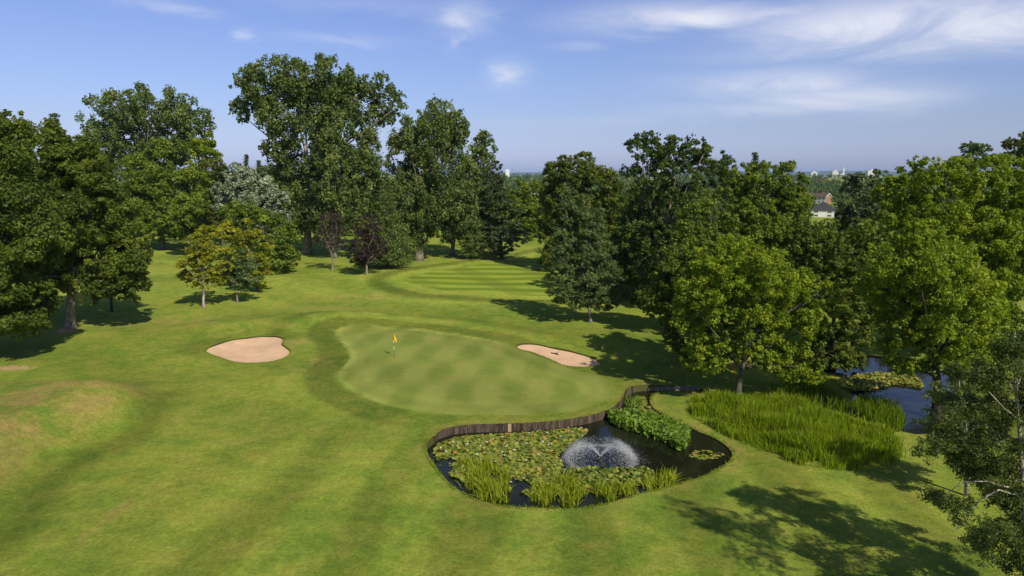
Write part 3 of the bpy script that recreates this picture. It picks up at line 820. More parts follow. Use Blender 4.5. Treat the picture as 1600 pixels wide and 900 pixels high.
tree('ash_tree', 'shaded ash with a thick dark trunk at the left front corner of the wood', 72, (1046, 515), [(1035, 430, 40, 44), (1075, 450, 34, 42), (1010, 455, 26, 30)], 'dark', .27, bark_k='dark', tr=.42, **ASH)
tree('lime_tree', 'yellowish green rounded lime tree beside the gap to the houses', 106, (1200, 470), [(1180, 284, 46, 32), (1226, 290, 34, 36), (1148, 292, 28, 28), (1240, 330, 26, 40), (1190, 340, 56, 46)], 'lime', .38, **ASH)
conifer('pine_tree', 'far conifer tip rising over the yellowish lime tree', 160, (1180, 385), 240, 16, 'pine', .6)
conifer('pine_tree', 'far conifer tip at the right shoulder of the tallest ash', 160, (1133, 385), 243, 14, 'pine', .6)
tree('maple_tree', 'mid green maple behind the bright front maple', 66, (1120, 545), [(1108, 345, 50, 36), (1175, 350, 46, 38), (1088, 392, 42, 38), (1230, 372, 38, 36), (1150, 400, 60, 50)], 'lime', .25, **ASH)
tree('maple_tree', 'bright yellow green maple on a slim trunk right beside the reeds, front of the wood', 50, (1155, 622), [(1140, 415, 64, 46), (1100, 450, 46, 46), (1200, 440, 58, 52), (1078, 492, 30, 30), (1110, 548, 38, 34), (1082, 562, 20, 20), (1170, 500, 62, 40), (1235, 505, 44, 40), (1226, 562, 40, 30), (1275, 470, 38, 44), (1150, 455, 90, 70), (1180, 540, 50, 30), (1255, 582, 34, 18)], 'bright', .18, bark_k='grey', tr=.27, group=GW_R, cl=.22, cover=.8, nlimb=26)
tree('maple_tree', 'deep green shaded tree between the two bright maples, over the far pond', 60, (1300, 590), [(1300, 470, 44, 60), (1322, 425, 34, 44), (1285, 400, 40, 40), (1262, 380, 34, 32), (1295, 535, 34, 30), (1340, 500, 32, 50), (1310, 560, 40, 20), (1270, 560, 30, 24)], 'oak', .25, cl=.24, group=GW_R)
tree('pine_tree', 'dark flat topped pine beside the gap to the houses', 128, (1335, 470), [(1335, 290, 21, 20), (1336, 330, 30, 38), (1345, 390, 38, 46), (1310, 405, 30, 46)], 'pine', .42, cl=.28)
tree('birch_tree', 'thin grey green tree right of the dark flat topped pine', 150, (1372, 440), [(1372, 282, 14, 18), (1366, 315, 18, 30), (1380, 350, 20, 40)], 'grey', .5, cl=.3, cover=.6)
tree('maple_tree', 'largest bright green tree filling the right edge, behind the pond maple', 60, (1545, 600), [(1450, 280, 50, 36), (1520, 278, 54, 36), (1585, 292, 50, 50), (1640, 330, 60, 70), (1402, 320, 36, 40), (1390, 290, 18, 18), (1470, 345, 70, 52), (1560, 370, 66, 62), (1610, 450, 60, 60), (1530, 450, 60, 56), (1590, 530, 50, 46), (1540, 560, 50, 30), (1500, 400, 90, 80)], 'bright', .22, bark_k='dark', group=GW_R, cl=.22, cover=.8, nlimb=22)
tree('maple_tree', 'bright green tree with a thick black trunk leaning over the far pond', 47, (1462, 668), [(1420, 410, 58, 42), (1378, 452, 32, 30), (1470, 440, 60, 50), (1425, 500, 50, 38), (1395, 546, 28, 18), (1480, 510, 56, 48), (1530, 500, 50, 50), (1435, 372, 36, 30), (1408, 572, 26, 14), (1470, 560, 44, 26), (1450, 450, 90, 80)], 'bright', .175, bark_k='dark', tr=.42, group=GW_R, cl=.22, cover=.75, nlimb=26)
tree('broadleaf_tree', 'small grey green crown on the skyline above the largest right edge tree', 150, (1522, 440), [(1522, 234, 22, 12), (1520, 262, 30, 20)], 'grey', .5)
tree('broadleaf_tree', 'dark bronze crown on the skyline in the top right corner of the wood', 105, (1600, 470), [(1598, 226, 26, 20), (1612, 260, 30, 30), (1562, 246, 16, 7)], 'brown', .38, cl=.26)

for lab, d, b, lobes, lf in (
        ('low leafy dark tree hanging over the ditch in front of the thick trunked ash', 59, (1092, 575), [(1078, 515, 46, 40), (1052, 480, 36, 36), (1105, 470, 44, 40), (1100, 560, 34, 26), (1062, 430, 42, 44), (1108, 405, 46, 46), (1030, 470, 30, 30)], 'oak'),
        ('shaded dark tree between the weeping grey tree and the ash at the wood edge', 93, (985, 455), [(985, 390, 32, 46), (975, 425, 30, 34), (1000, 350, 24, 40)], 'dark'),
        ('dark low boughed tree deep in the wood behind the thick trunked ash', 98, (1060, 450), [(1060, 395, 44, 50), (1095, 420, 36, 40), (1030, 400, 34, 40)], 'dark'),
        ('shaded tree behind the bright front maple, over the ditch', 78, (1235, 500), [(1225, 440, 44, 50), (1262, 455, 36, 44), (1190, 470, 36, 34)], 'oak'),
        ('shaded tree standing on the far bank behind the far pond', 84, (1345, 500), [(1345, 450, 40, 50), (1375, 470, 36, 40), (1310, 470, 30, 40)], 'dark'),
        ('dark tree at the back of the far pond under the largest right edge tree', 80, (1425, 505), [(1425, 455, 46, 50), (1470, 465, 40, 44), (1395, 480, 30, 32)], 'oak')):
    tree('broadleaf_tree', lab, d, b, lobes, lf, .3, cl=.27, group=GW_R, bark_k='dark', trunk_to=.55)
# ---- foreground birches at the right edge
def birch(label, d, base, trunk_px, limbs_px, lobes, size, cover, tr):
    bx, by = G(base[0], base[1], 0); bx, by = bx * d / by, d
    bz = hz(bx, by); root = empty('birch_tree', (bx, by, bz - .05)); tag(root, label, 'tree', 'white barked birches in the foreground')
    o = np.array((bx, by, bz - .05)); tb = MB()
    P = [np.array((0, 0, -.2))] + [at(x, y, d + q)[0] - o for x, y, q in trunk_px]
    tb.tube(P, list(np.linspace(tr * 1.2, tr * .25, len(P))), 9)
    for lm in limbs_px:
        Q = [at(x, y, d + q)[0] - o for x, y, q in lm]
        Q = [np.array((*p,)) for p in Q]
        # round the bends
        Qs = []
        for i in range(len(Q) - 1):
            for t in (0, .5): Qs.append(Q[i] * (1 - t) + Q[i + 1] * t + rng.normal(size=3) * .02)
        Qs.append(Q[-1])
        tb.tube(Qs, list(np.linspace(tr * .42, tr * .10, len(Qs))), 6)
    L3 = []
    for lb in lobes:
        c, s = at(lb[0], lb[1], d + lb[4]); L3.append((c, (lb[2] * s, lb[2] * s * 1.1, lb[3] * s)))
    C, R, T = clumps_from_lobes(L3, .30, .8)
    R = R * 1.25
    for i in rng.choice(len(C), min(42, len(C)), replace=False):
        e = C[i] - o; hq = np.clip(e[2] + rng.uniform(-2.2, .6), P[1][2], P[-1][2] - .1)
        zs_ = [p[2] for p in P]; s_ = np.array([np.interp(hq, zs_, [p[a] for p in P]) for a in range(3)])
        m = (s_ + e) / 2 + np.array((0, 0, .12 * np.linalg.norm(e - s_)))
        tb.tube([s_, s_ * .7 + m * .3, m, m * .4 + e * .6 + (0, 0, .1), e + (0, 0, -.1)], [tr * .17, tr * .14, tr * .10, tr * .06, .005], 5)
    tb.build('trunk', BARK['white'], root, True)
    area = sum(PI * r[0] * r[2] for c, r in L3)
    n = int(cover * 9.5 * area / (size * size * .62 * .75))
    V, F, t = leaves(C, R, T, n, size, .2, .7, .62, .25)
    mesh_np('crown', V - o, F, LEAF['birch'], root, False, {'tone': t})


birch('open crowned birch with bare white boughs in the lower right corner', 25, (1606, 925),
      [(1604, 860, 0), (1600, 790, 0), (1595, 700, 0), (1590, 640, .1), (1585, 580, .1), (1586, 520, .2)],
      [[(1602, 790, 0), (1580, 762, -.4), (1545, 752, -.7), (1510, 753, -.9), (1485, 770, -1.0), (1468, 792, -1.1)],
       [(1600, 775, 0), (1560, 766, -.8), (1532, 780, -1.1), (1512, 808, -1.2), (1488, 832, -1.3)],
       [(1595, 690, 0), (1565, 678, .5), (1535, 684, .8)], [(1592, 655, 0), (1570, 640, -.4), (1545, 612, -.6)], [(1588, 600, 0), (1606, 560, .3)],
       [(1598, 730, 0), (1570, 700, .6), (1530, 690, 1.0), (1490, 700, 1.2)]],
      [(1592, 535, 36, 30, 0), (1562, 588, 48, 38, .4), (1604, 640, 44, 50, 0), (1535, 640, 40, 30, .8), (1570, 700, 48, 30, 0), (1618, 720, 30, 40, .2), (1496, 790, 26, 22, -1.0), (1466, 778, 16, 16, -1.1), (1566, 838, 40, 34, -.4), (1598, 872, 40, 30, -.2), (1536, 852, 18, 18, -.8), (1625, 800, 34, 60, 0), (1508, 588, 30, 24, .6), (1470, 640, 30, 26, 1.0), (1536, 730, 40, 24, .4), (1500, 700, 30, 22, .8), (1450, 700, 24, 18, 1.0), (1585, 850, 50, 50, -.2), (1560, 740, 44, 30, .3), (1585, 780, 36, 26, .3), (1655, 620, 50, 80, 0), (1680, 760, 60, 80, -.5)],
      .085, .50, .095)
birch('smaller bushy birch rooted in the grass between the reeds and the corner birch', 34, (1510, 772),
      [(1511, 740, 0), (1513, 700, 0), (1508, 660, 0), (1500, 620, 0), (1498, 590, 0)],
      [[(1512, 710, 0), (1480, 680, .3), (1455, 672, .4)], [(1510, 680, 0), (1540, 650, .2), (1560, 630, .2)], [(1508, 660, 0), (1475, 620, -.3)]],
      [(1500, 622, 40, 30, 0), (1474, 672, 34, 32, 0), (1524, 676, 42, 34, .3), (1492, 706, 36, 22, -.3), (1548, 640, 30, 30, 0)],
      .10, .6, .10)

birch('birch just past the right edge whose boughs dapple the near grass with shade', 19.5, (1760, 1010),
      [(1765, 900, 0), (1765, 760, 0), (1760, 640, 0), (1750, 500, 0)], [[(1765, 800, 0), (1720, 720, .3), (1690, 700, .4)]],
      [(1750, 420, 70, 60, 0), (1720, 520, 70, 60, .5), (1790, 560, 70, 70, 0), (1715, 640, 60, 50, -.8), (1770, 700, 80, 60, .6), (1725, 770, 50, 50, 0), (1810, 800, 70, 80, 0)],
      .10, .30, .13)

# ------------------------------------------------------------------ background woodland reading as one mass
def woodland(name, label, spots, size, mat, per):
    C, R, T = [], [], []
    for (x, y, h, wd) in spots:
        z = hz(x, y); t0 = np.clip(.5 + rng.normal() * .2, .1, .9)
        for _ in range(9):
            u = rng.normal(size=3); u /= np.linalg.norm(u); k = wd * rng.uniform(.35, .6)
            C.append((x + u[0] * wd * .6, y + u[1] * wd * .6, z + h * .48 + u[2] * h * .40)); R.append((k, k, k * .8)); T.append(t0 + rng.normal() * .06)
    V, F, t = leaves(C, R, T, per * len(spots), size, .35, 0, .65, .3, sub=4)
    o = mesh_np(name, V, F, mat, None, False, {'tone': t}); tag(o, label, None, None, 'stuff'); return o


sp = []
def azx(px, d): return (px - 800) / FOC * d / CP
for k in range(150):
    px = rng.uniform(-120, 860); d = rng.uniform(178, 250); sp.append((azx(px, d), d, rng.uniform(9, 15), rng.uniform(3.5, 5.5)))
for k in range(22):
    px = rng.uniform(850, 1000); d = rng.uniform(185, 250); sp.append((azx(px, d), d, rng.uniform(8, 12), rng.uniform(3.5, 5)))
for k in range(90):
    px = rng.uniform(1000, 1240); d = rng.uniform(118, 230); sp.append((azx(px, d), d, rng.uniform(9, 13), rng.uniform(3, 5)))
for k in range(95):
    px = rng.uniform(1330, 1750); d = rng.uniform(100, 220); sp.append((azx(px, d), d, rng.uniform(8, 12), rng.uniform(3, 5)))
for k in range(16):
    px = rng.uniform(1245, 1335); d = rng.uniform(125, 150); sp.append((azx(px, d), d, rng.uniform(6, 8), rng.uniform(2.5, 3.5)))
woodland('woodland', 'dark wood closing off the course behind the single trees', sp, .62, LEAF['oak'], 1900)
sp = []
for k in range(1500):
    d = 330 * (7.2 ** rng.random()); px = rng.uniform(700, 1650) if rng.random() < .8 else rng.uniform(-150, 700)
    x = azx(px, d)
    if d < 620 and 1240 < px < 1330: continue
    h = rng.uniform(6, 13); sp.append((x, d, h, rng.uniform(3.5, 8)))
for k in range(26):
    d = rng.uniform(330, 470); px = rng.uniform(1296, 1340) if k % 2 else rng.uniform(1225, 1262); sp.append((azx(px, d), d, rng.uniform(6, 9), rng.uniform(3, 4.5)))
for k in range(500):
    d = rng.uniform(500, 2300); px = rng.uniform(690, 1250); sp.append((azx(px, d), d, rng.uniform(7, 12), rng.uniform(5, 8)))
for k in range(110):
    d = rng.uniform(540, 900); px = rng.uniform(1235, 1335); sp.append((azx(px, d), d, rng.uniform(6, 11), rng.uniform(4, 7)))
woodland('distant_woodland', 'hazy belt of trees running down to the town and the sea', sp, 1.5, LEAF['far'], 220)

# ------------------------------------------------------------------ buildings
M_WHITE = plain('white_render', (.74, .73, .70), .8, .08, 1)
M_BRICK = plain('brown_brick', (.30, .18, .11), .9, .2, 6)
M_SLATE = plain('dark_slate', (.045, .046, .052), .7, .25, 3)
M_TILE = plain('brown_roof_tile', (.10, .075, .055), .85, .25, 3)
M_REDTILE = plain('red_clay', (.15, .078, .055), .85, .25, 3)
M_GLASS = plain('window_glass', (.03, .035, .045), .15, .2, 1, .6)
M_CONC = plain('pale_concrete', (.62, .62, .60), .8, .1, 1)


def house(name, label, px, d, ztop_py, w, dep, eave, kind, wallm, roofm, rz=0.0, chim=0, win=(3, 1), gable=None, base=None, group=None):
    p, s = at(px, ztop_py, d); zt_ = p[2]; zg = hz(p[0], d) if base is None else base
    zg = min(zg, zt_ - 4)
    root = empty(name, (p[0], d, zg), rz); tag(root, label, 'building', group)
    H = zt_ - zg; he = H - eave
    wb = MB(); wb.box((0, 0, he / 2), (w, dep, he)); 
    if kind == 'gable':
        for sx in (-1, 1):
            wb.poly([(sx * w / 2, -dep / 2, he), (sx * w / 2, dep / 2, he), (sx * w / 2, 0, H - .15)])
    wb.build('wall', wallm, root)
    rb = MB(); o = .35
    if kind == 'gable':
        for sy in (-1, 1):
            rb.poly([(-w / 2 - o, sy * (dep / 2 + o), he - .15), (w / 2 + o, sy * (dep / 2 + o), he - .15), (w / 2 + o, 0, H), (-w / 2 - o, 0, H)])
            rb.poly([(-w / 2 - o, sy * (dep / 2 + o), he - .4), (w / 2 + o, sy * (dep / 2 + o), he - .4), (w / 2 + o, 0, H - .25), (-w / 2 - o, 0, H - .25)])
    elif kind == 'hip':
        k = min(w, dep) / 2; a = max(.01, w / 2 - k)
        c = [(-w / 2 - o, -dep / 2 - o, he - .1), (w / 2 + o, -dep / 2 - o, he - .1), (w / 2 + o, dep / 2 + o, he - .1), (-w / 2 - o, dep / 2 + o, he - .1)]
        r = [(-a, 0, H), (a, 0, H)]
        rb.poly([c[0], c[1], r[1], r[0]]); rb.poly([c[1], c[2], r[1]]); rb.poly([c[2], c[3], r[0], r[1]]); rb.poly([c[3], c[0], r[0]]); rb.poly([c[3], c[2], c[1], c[0]])
    else:
        rb.box((0, 0, he + .2), (w + .4, dep + .4, .4)); rb.box((w * .1, 0, he + .4 + eave / 2 - .2), (w * .3, dep * .4, max(.4, eave - .4)))
    rf = rb.build('roof', roofm, root)
    if gable:
        for sx in (-1, 1):
            gb = MB()
            gb.poly([(sx * (w / 2 + .03), -dep / 2, he * .0), (sx * (w / 2 + .03), dep / 2, he * .0), (sx * (w / 2 + .03), dep / 2, he), (sx * (w / 2 + .03), 0, H - .3), (sx * (w / 2 + .03), -dep / 2, he)])
            gb.build('gable_wall', gable, root)
        for sx in (-1, 1):
            for sy in (-1, 1):
                fb = MB()
                fb.tube([(sx * (w / 2 + o + .05), sy * (dep / 2 + o), he - .28), (sx * (w / 2 + o + .05), 0, H - .1)], [.22, .22], 4)
                fb.build('barge_board', M_WHITE, root)
    for i in range(chim):
        cb = MB(); cx = -w / 2 + w * (i + .5) / chim; cb.box((cx, .2, H + .5), (1.0, .6, 1.6)); cb.box((cx, .2, H + 1.4), (.7, .4, .35)); cb.build('chimney', M_REDTILE, root)
    nx, nz = win
    for k in range(nz):
        for i in range(nx):
            f = MB(); wx = -w / 2 + w * (i + .5) / nx; wz = he * (k + .55) / nz; ww_, wh = min(1.6, w / nx * .55), min(1.5, he / nz * .5)
            for bx_, bz_, bw, bh in ((0, wh / 2, ww_ + .2, .1), (0, -wh / 2, ww_ + .2, .1), (-ww_ / 2, 0, .1, wh), (ww_ / 2, 0, .1, wh), (0, 0, .07, wh)):
                f.box((wx + bx_, -dep / 2 - .05, wz + bz_), (bw, .1, bh))
            fr = f.build('window', M_WHITE, root)
            g_ = MB(); g_.box((wx, -dep / 2 - .02, wz), (ww_, .04, wh)); g_.build('pane', M_GLASS, fr)
    return root


house('terraced_house', 'white and brown brick terrace with a brick gable end facing right, seen in the gap', 1279, 520, 301.5, 16, 9, 2.7, 'gable', M_WHITE, M_TILE, math.radians(-50), 4, (5, 2), M_BRICK)
house('white_house', 'white house with a dark hipped slate roof in the gap, below the brick terrace', 1287, 300, 316, 10.5, 9, 3.3, 'hip', M_WHITE, M_SLATE, math.radians(-24), 0, (2, 2))
house('white_house', 'white gabled house glimpsed at the far end of the fairway', 836, 330, 290, 8, 8, 3, 'gable', M_WHITE, M_TILE, math.radians(60), 1, (2, 2))
DT = 'distant town buildings on the skyline'
house('low_block', 'long low white block first on the skyline from the left of the gap', 1271, 2200, 267.5, 20, 14, 3, 'flat', M_CONC, M_CONC, 0, 0, (6, 3), group=DT)
house('office_block', 'wide pale stepped office block on the skyline left of the slim tower', 1304, 2250, 265.5, 19, 15, 4, 'flat', M_CONC, M_CONC, 0, 0, (5, 6), group=DT)
house('slim_tower', 'slim tall white tower on the skyline', 1318.5, 2250, 261.5, 4.4, 4.4, 2, 'flat', M_WHITE, M_WHITE, 0, 0, (1, 9), group=DT)
house('office_block', 'pale block on the skyline just behind the thin grey green tree', 1361, 2100, 264.5, 24, 14, 4, 'flat', M_CONC, M_CONC, 0, 0, (5, 6), group=DT)
house('low_block', 'small white block at the foot of the slim tower', 1315, 2150, 271, 8, 8, 2, 'flat', M_WHITE, M_CONC, 0, 0, (2, 2), group=DT)
house('low_block', 'white block on the skyline at the left of the beech crown', 793, 1800, 265, 10, 9, 2, 'gable', M_WHITE, M_WHITE, 0, 0, (2, 3), group=DT)
house('low_block', 'long white block seen through the airy top of the tallest ash', 1031, 1100, 265, 34, 14, 3, 'flat', M_WHITE, M_CONC, 0, 0, (7, 3), group=DT)
hr = [(1276, 1100, 280), (1290, 1500, 279), (1306, 1300, 281), (1281, 900, 286), (1243, 1200, 279), (1350, 1200, 282), (1325, 1700, 277)]
hl = ['red roofed house low among the distant trees, lower middle of the gap', 'red roofed house among the distant trees under the office block', 'white walled house among distant trees right of the dark roofed ones', 'red chimneyed house just above the brick terrace', 'white walled house at the left end of the gap', 'pale house beside the flat topped pine', 'farthest small red roofed house under the slim tower']
for (px, d, py), lb in zip(hr, hl):
    house('distant_house', lb, px, d, py, rng.uniform(9, 12), 8, 3, 'gable', M_WHITE if 'white' in lb or 'pale' in lb else M_BRICK, M_REDTILE if 'red' in lb else M_TILE, rng.uniform(-.5, .5), 2, (3, 2), group='houses among the distant trees')

# far shore hills and sea
hill_m = plain('far_hill', (.05, .075, .05), .95, .3, .001)
V, F = [], []
for k in range(121):
    a = math.radians(-60 + k); r0 = 13000
    hgt = 55 + 42 * math.sin(k * .23 + 1) * math.sin(k * .07 + .5) + 14 * math.sin(k * .9) + 8 * math.sin(k * 2.1)
    for (rr, zz) in ((r0, -64), (r0 + 500, -20 + hgt * .3), (r0 + 1400, -30 + hgt * .55 + 20), (r0 + 2600, -64)):
        V.append((rr * math.sin(a), rr * math.cos(a), zz))
for k in range(120):
    for j in range(3): F.append((k * 4 + j, k * 4 + j + 1, k * 4 + 5 + j, k * 4 + 4 + j))
tag(mesh_py('hills', V, F, hill_m, None, True), 'far blue hills across the water', None, None, 'structure')
sea_m = water_mat('sea_water', (.02, .03, .04), .2, .02, .2)
V, F = [], []
for k in range(41):
    a = math.radians(-50 + k * 2.5)
    for rr in (4200, 12990): V.append((rr * math.sin(a), rr * math.cos(a), -59 if rr > 5000 else -58))
# the sea lies above the sunken shelf of the terrain sheet
for k in range(40): F.append((2 * k, 2 * k + 1, 2 * k + 3, 2 * k + 2))
tag(mesh_py('sea', V, F, sea_m), 'strip of sea beyond the town', None, None, 'structure')

# ------------------------------------------------------------------ reeds, iris, lilies, marsh plants
def blades(P, z0, hmin, hmax, w, lean, matk, name, label, tone0=.5, tsp=.16, root=None):
    n = len(P); h = hmin + (hmax - hmin) * rng.random(n); a = rng.uniform(0, 2 * PI, n); b = rng.uniform(0, 2 * PI, n)
    le = np.abs(rng.normal(size=n)) * lean * h
    dx, dy = np.cos(a) * le, np.sin(a) * le; wx, wy = np.cos(b) * w * .5, np.sin(b) * w * .5
    z0 = np.broadcast_to(z0, (n,))
    def row(t, ws): 
        c = np.column_stack([P[:, 0] + dx * t ** 2, P[:, 1] + dy * t ** 2, z0 + h * (t - .12 * t ** 3 * np.minimum(1, le / h * 2.5))])
        o = np.column_stack([wx * ws, wy * ws, np.zeros(n)]); return c - o, c + o
    rows = [row(t, s) for t, s in ((0, 1), (.45, 1), (.78, .7), (1, .08))]
    V = np.stack([q for r in rows for q in r], 1).reshape(-1, 3)
    base = np.arange(n)[:, None] * 8
    F = np.concatenate([base + np.array((2 * j, 2 * j + 1, 2 * j + 3, 2 * j + 2)) for j in range(3)], 0)
    t = np.clip(tone0 + rng.normal(size=n) * tsp + .12 * np.sin(P[:, 0] * .8 + 1) * np.sin(P[:, 1] * .6), .02, .95); t[rng.random(n) < .05] = 1.0; t = np.concatenate([t, t, t])
    o = mesh_np(name, V, F, LEAF[matk], None, False, {'tone': t}); tag(o, label, None, None, 'stuff'); return o


def scatter(poly, n):
    lo, hi = poly.min(0), poly.max(0); out = []
    while sum(map(len, out)) < n:
        q = rng.uniform(lo, hi, (n * 2, 2)); out.append(q[inside(q, poly)])
    return np.concatenate(out)[:n]


def pxpoly(px, z=WZ, step=.3): return catmull([G(x, y, z) for x, y in px], True, step)


q = scatter(REED, 36000)
q = q[rng.random(len(q)) < .55 + .45 * np.sin(q[:, 0] * .9 + np.sin(q[:, 1] * .7) * 2) ** 2]
q = q + rng.normal(size=q.shape) * .16
d_, _ = sdf(q, REED, 5)
rag = .9 * np.sin(q[:, 0] * 1.9 + 1.3 * np.sin(q[:, 1] * 1.1)) * np.sin(q[:, 1] * 1.6 + .7)
ok = (d_ < .12 + .38 * rag) | (rng.random(len(q)) < .10)
q, d_, rag = q[ok], d_[ok], rag[ok]; hh = height(q)
edge = sst(0, 1.6, -d_)
tuft = .8 + .35 * np.sin(q[:, 0] * 1.4 + 2 * np.sin(q[:, 1] * .9)) * np.sin(q[:, 1] * 1.2 + q[:, 0] * .4)
blades(q, hh - .1, (.62 + .20 * edge) * tuft, (1.0 + .70 * edge) * tuft, .045, .30, 'reed', 'reeds', 'bed of yellow green reeds between the two ponds')
q = scatter(pxpoly([(1192, 622), (1225, 606), (1262, 600), (1300, 616), (1330, 640), (1300, 646), (1240, 630)], LZ), 1500)
blades(q, LZ - .1, .5, 1.3, .06, .3, 'reed', 'shaded_rushes', 'shaded dark rushes between the reed bed and the far pond', .15, .1)
q = scatter(pxpoly([(1330, 640), (1360, 632), (1395, 640), (1412, 660), (1405, 678), (1375, 670), (1345, 655)], LZ), 1300)
blades(q, LZ - .1, .6, 1.35, .06, .2, 'reed', 'pond_rushes', 'dark rushes standing in the far pond', .15, .1)
IR = [pxpoly([(700, 738), (735, 728), (775, 732), (790, 755), (765, 782), (740, 768), (712, 752)]), pxpoly([(752, 770), (775, 760), (800, 762), (808, 775), (790, 785), (768, 785)]),
      pxpoly([(822, 775), (850, 760), (905, 752), (930, 770), (920, 790), (870, 793), (830, 790)]), pxpoly([(930, 768), (985, 762), (1025, 752), (1050, 746), (1052, 756), (1010, 768), (965, 780), (935, 786)])]
Q = []
for pl, nt_ in zip(IR, (26, 12, 24, 20)):
    for c in scatter(pl, nt_): Q.append(c + rng.normal(size=(int(rng.uniform(26, 48)), 2)) * .15)
Q = np.concatenate(Q)
blades(Q, WZ - .1, .30, .95, .05, .55, 'iris', 'iris_leaves', 'clumps of bright yellow green iris blades along the near edge of the pond')
q = scatter(pxpoly([(972, 626), (985, 622), (1000, 628), (996, 640), (980, 640)]), 130)
blades(q, WZ - .05, .3, .6, .07, .5, 'broad', 'ditch_plants', 'small tuft of green water plants beside the end of the timber wall')

def fringe(line, per_m, side, wid, h0, h1, matk, name, label, lean=.5, t0=.5, zoff=-.02):
    d = np.roll(line, -1, axis=0) - line; L = np.linalg.norm(d, axis=1); L[L > 2] = 0
    n = int(L.sum() * per_m); k = rng.choice(len(line), n, p=L / L.sum()); f = rng.random((n, 1))
    nr = np.column_stack([d[:, 1], -d[:, 0]]) / np.maximum(L, 1e-6)[:, None]
    P = line[k] + d[k] * f + nr[k] * side * (rng.random((n, 1)) * wid)
    P = P[rng.random(n) < .35 + .65 * np.sin(P[:, 0] * 1.3 + 2 * np.sin(P[:, 1] * .8)) ** 2]
    blades(P, height(P) + zoff, h0, h1, .03, lean, matk, name, label, t0)


orient = lambda pl: 1 if ((pl[:, 0] * np.roll(pl[:, 1], -1) - np.roll(pl[:, 0], -1) * pl[:, 1]).sum() > 0) else -1
shore = POND[i_end:]
fringe(shore[2:], 70, orient(POND), .22, .06, .22, 'reed', 'bank_grass', 'ragged grass fringe along the open edge of the near pond', .7, .45)
fringe(WALL_LINE[:-1], 60, orient(POND), .14, .05, .15, 'iris', 'wall_grass', 'dry grass fringe along the top of the timber wall', .6, .6)
for pl in (BUNK1, BUNK2):
    fringe(pl, 60, orient(pl), .2, .05, .13, 'reed', 'bunker_grass', 'longer grass along a bunker lip', .6, .3)

# marsh plants: upright broad leaves
def broad(poly, n, h0, h1, size, name, label, matk='broad'):
    P = scatter(poly, n); z = WZ + rng.uniform(h0, h1, n)
    C = np.column_stack([P, z])
    Nn = unit(rng.normal(size=(n, 3)) * .8 + np.array((0, -.3, .9))); A = unit(np.cross(Nn, rng.normal(size=(n, 3)))); A[:, 2] = np.abs(A[:, 2]) + .5
    A = unit(A - Nn * (A * Nn).sum(1, keepdims=True)); B = np.cross(Nn, A); L = size * rng.uniform(.6, 1.3, n)[:, None]
    V = np.stack([C - A * L * .5, C + B * L * .25, C + A * L * .5, C - B * L * .25], 1).reshape(-1, 3)
    t = np.clip(.5 + rng.normal(size=n) * .2, .02, .95)
    o = mesh_np(name, V, np.arange(4 * n).reshape(-1, 4), LEAF[matk], None, False, {'tone': t}); tag(o, label, None, None, 'stuff'); return o


broad(pxpoly([(950, 655), (965, 650), (995, 653), (1030, 661), (1066, 672), (1078, 684), (1074, 700), (1060, 706), (1040, 694), (1000, 680), (965, 670)]), 2600, .02, .72, .36, 'marsh_plants', 'thick bed of upright broad green leaves in the pond behind the fountain')


def lily_mat():
    m, nt, out = new_mat('lily_pads'); t = attr(nt, 'tone')
    c = ramp(nt, t, [(0, (.055, .095, .011)), (.3, (.130, .180, .018)), (.62, (.235, .250, .032)), (.80, (.27, .24, .05)), (.90, (.36, .17, .04)), (.955, (.20, .09, .03)), (.96, (.78, .76, .70)), (1, (.80, .78, .72))])
    principled(nt, out, c, .4, None, spec=.4); return m


M_LILY = lily_mat()


def lilies(P, name, label, rmin=.10, rmax=.22, tilt=.22, lift=.05, tone0=.45, flowers=.012, kind='stuff'):
    n = len(P); k = 8; r = rmin + (rmax - rmin) * rng.random(n) ** 1.5; a0 = rng.uniform(0, 6.28, n)
    tl = np.abs(rng.normal(size=n)) * tilt; az = rng.uniform(0, 6.28, n); z = WZ + .012 + rng.random(n) ** 2 * lift
    V = np.empty((n, k, 3))
    for j in range(k):
        w = a0 + .35 + (2 * PI - .7) * j / (k - 1) if j < k else 0
        rr = r * (1 if j < k - 1 else 1)
        if j == 0: pass
        ex, ey = np.cos(w) * rr, np.sin(w) * rr
        up_ = (ex * np.cos(az) + ey * np.sin(az)) * np.sin(tl)
        V[:, j] = np.column_stack([P[:, 0] + ex, P[:, 1] + ey, z + np.maximum(up_, -.01 - (z - WZ) * .8) + r * np.sin(tl) * .8])
    t = np.clip(tone0 + rng.normal(size=n) * .2, 0, .78); u = rng.random(n)
    t[u < .045] = rng.uniform(.80, .93, (u < .045).sum())
    o = mesh_np(name, V.reshape(-1, 3), np.arange(n * k).reshape(-1, k), M_LILY, None, False, {'tone': t})
    tag(o, label, None, None, kind)
    return o


LILY_PX = [(678, 706), (690, 694), (710, 687), (745, 682), (800, 680), (850, 676), (890, 671), (915, 672), (912, 682), (895, 692), (882, 704), (872, 714), (878, 724), (880, 735), (905, 740), (950, 738), (1000, 738), (1022, 744), (1010, 756), (960, 766), (900, 772), (850, 775), (800, 768), (770, 765), (735, 758), (705, 745), (688, 728)]
LP = pxpoly(LILY_PX)
q = scatter(LP, 15000)
hol = np.ones(len(q), bool)
for (px, py, r) in ((790, 752, .7), (812, 760, .8), (697, 722, .6), (775, 745, .5), (690, 735, .8)):
    c = np.array(G(px, py, WZ)); hol &= np.linalg.norm(q - c, axis=1) > r * (.8 + .4 * rng.random(len(q)))
lilies(q[hol], 'lily_pads', 'crowded green, yellow and orange lily pads covering the left half of the pond', rmin=.04, rmax=.155, tilt=.34, lift=.12)
q = scatter(pxpoly([(880, 742), (905, 737), (960, 737), (1010, 737), (1022, 746), (1000, 756), (950, 762), (900, 762)]), 3200)
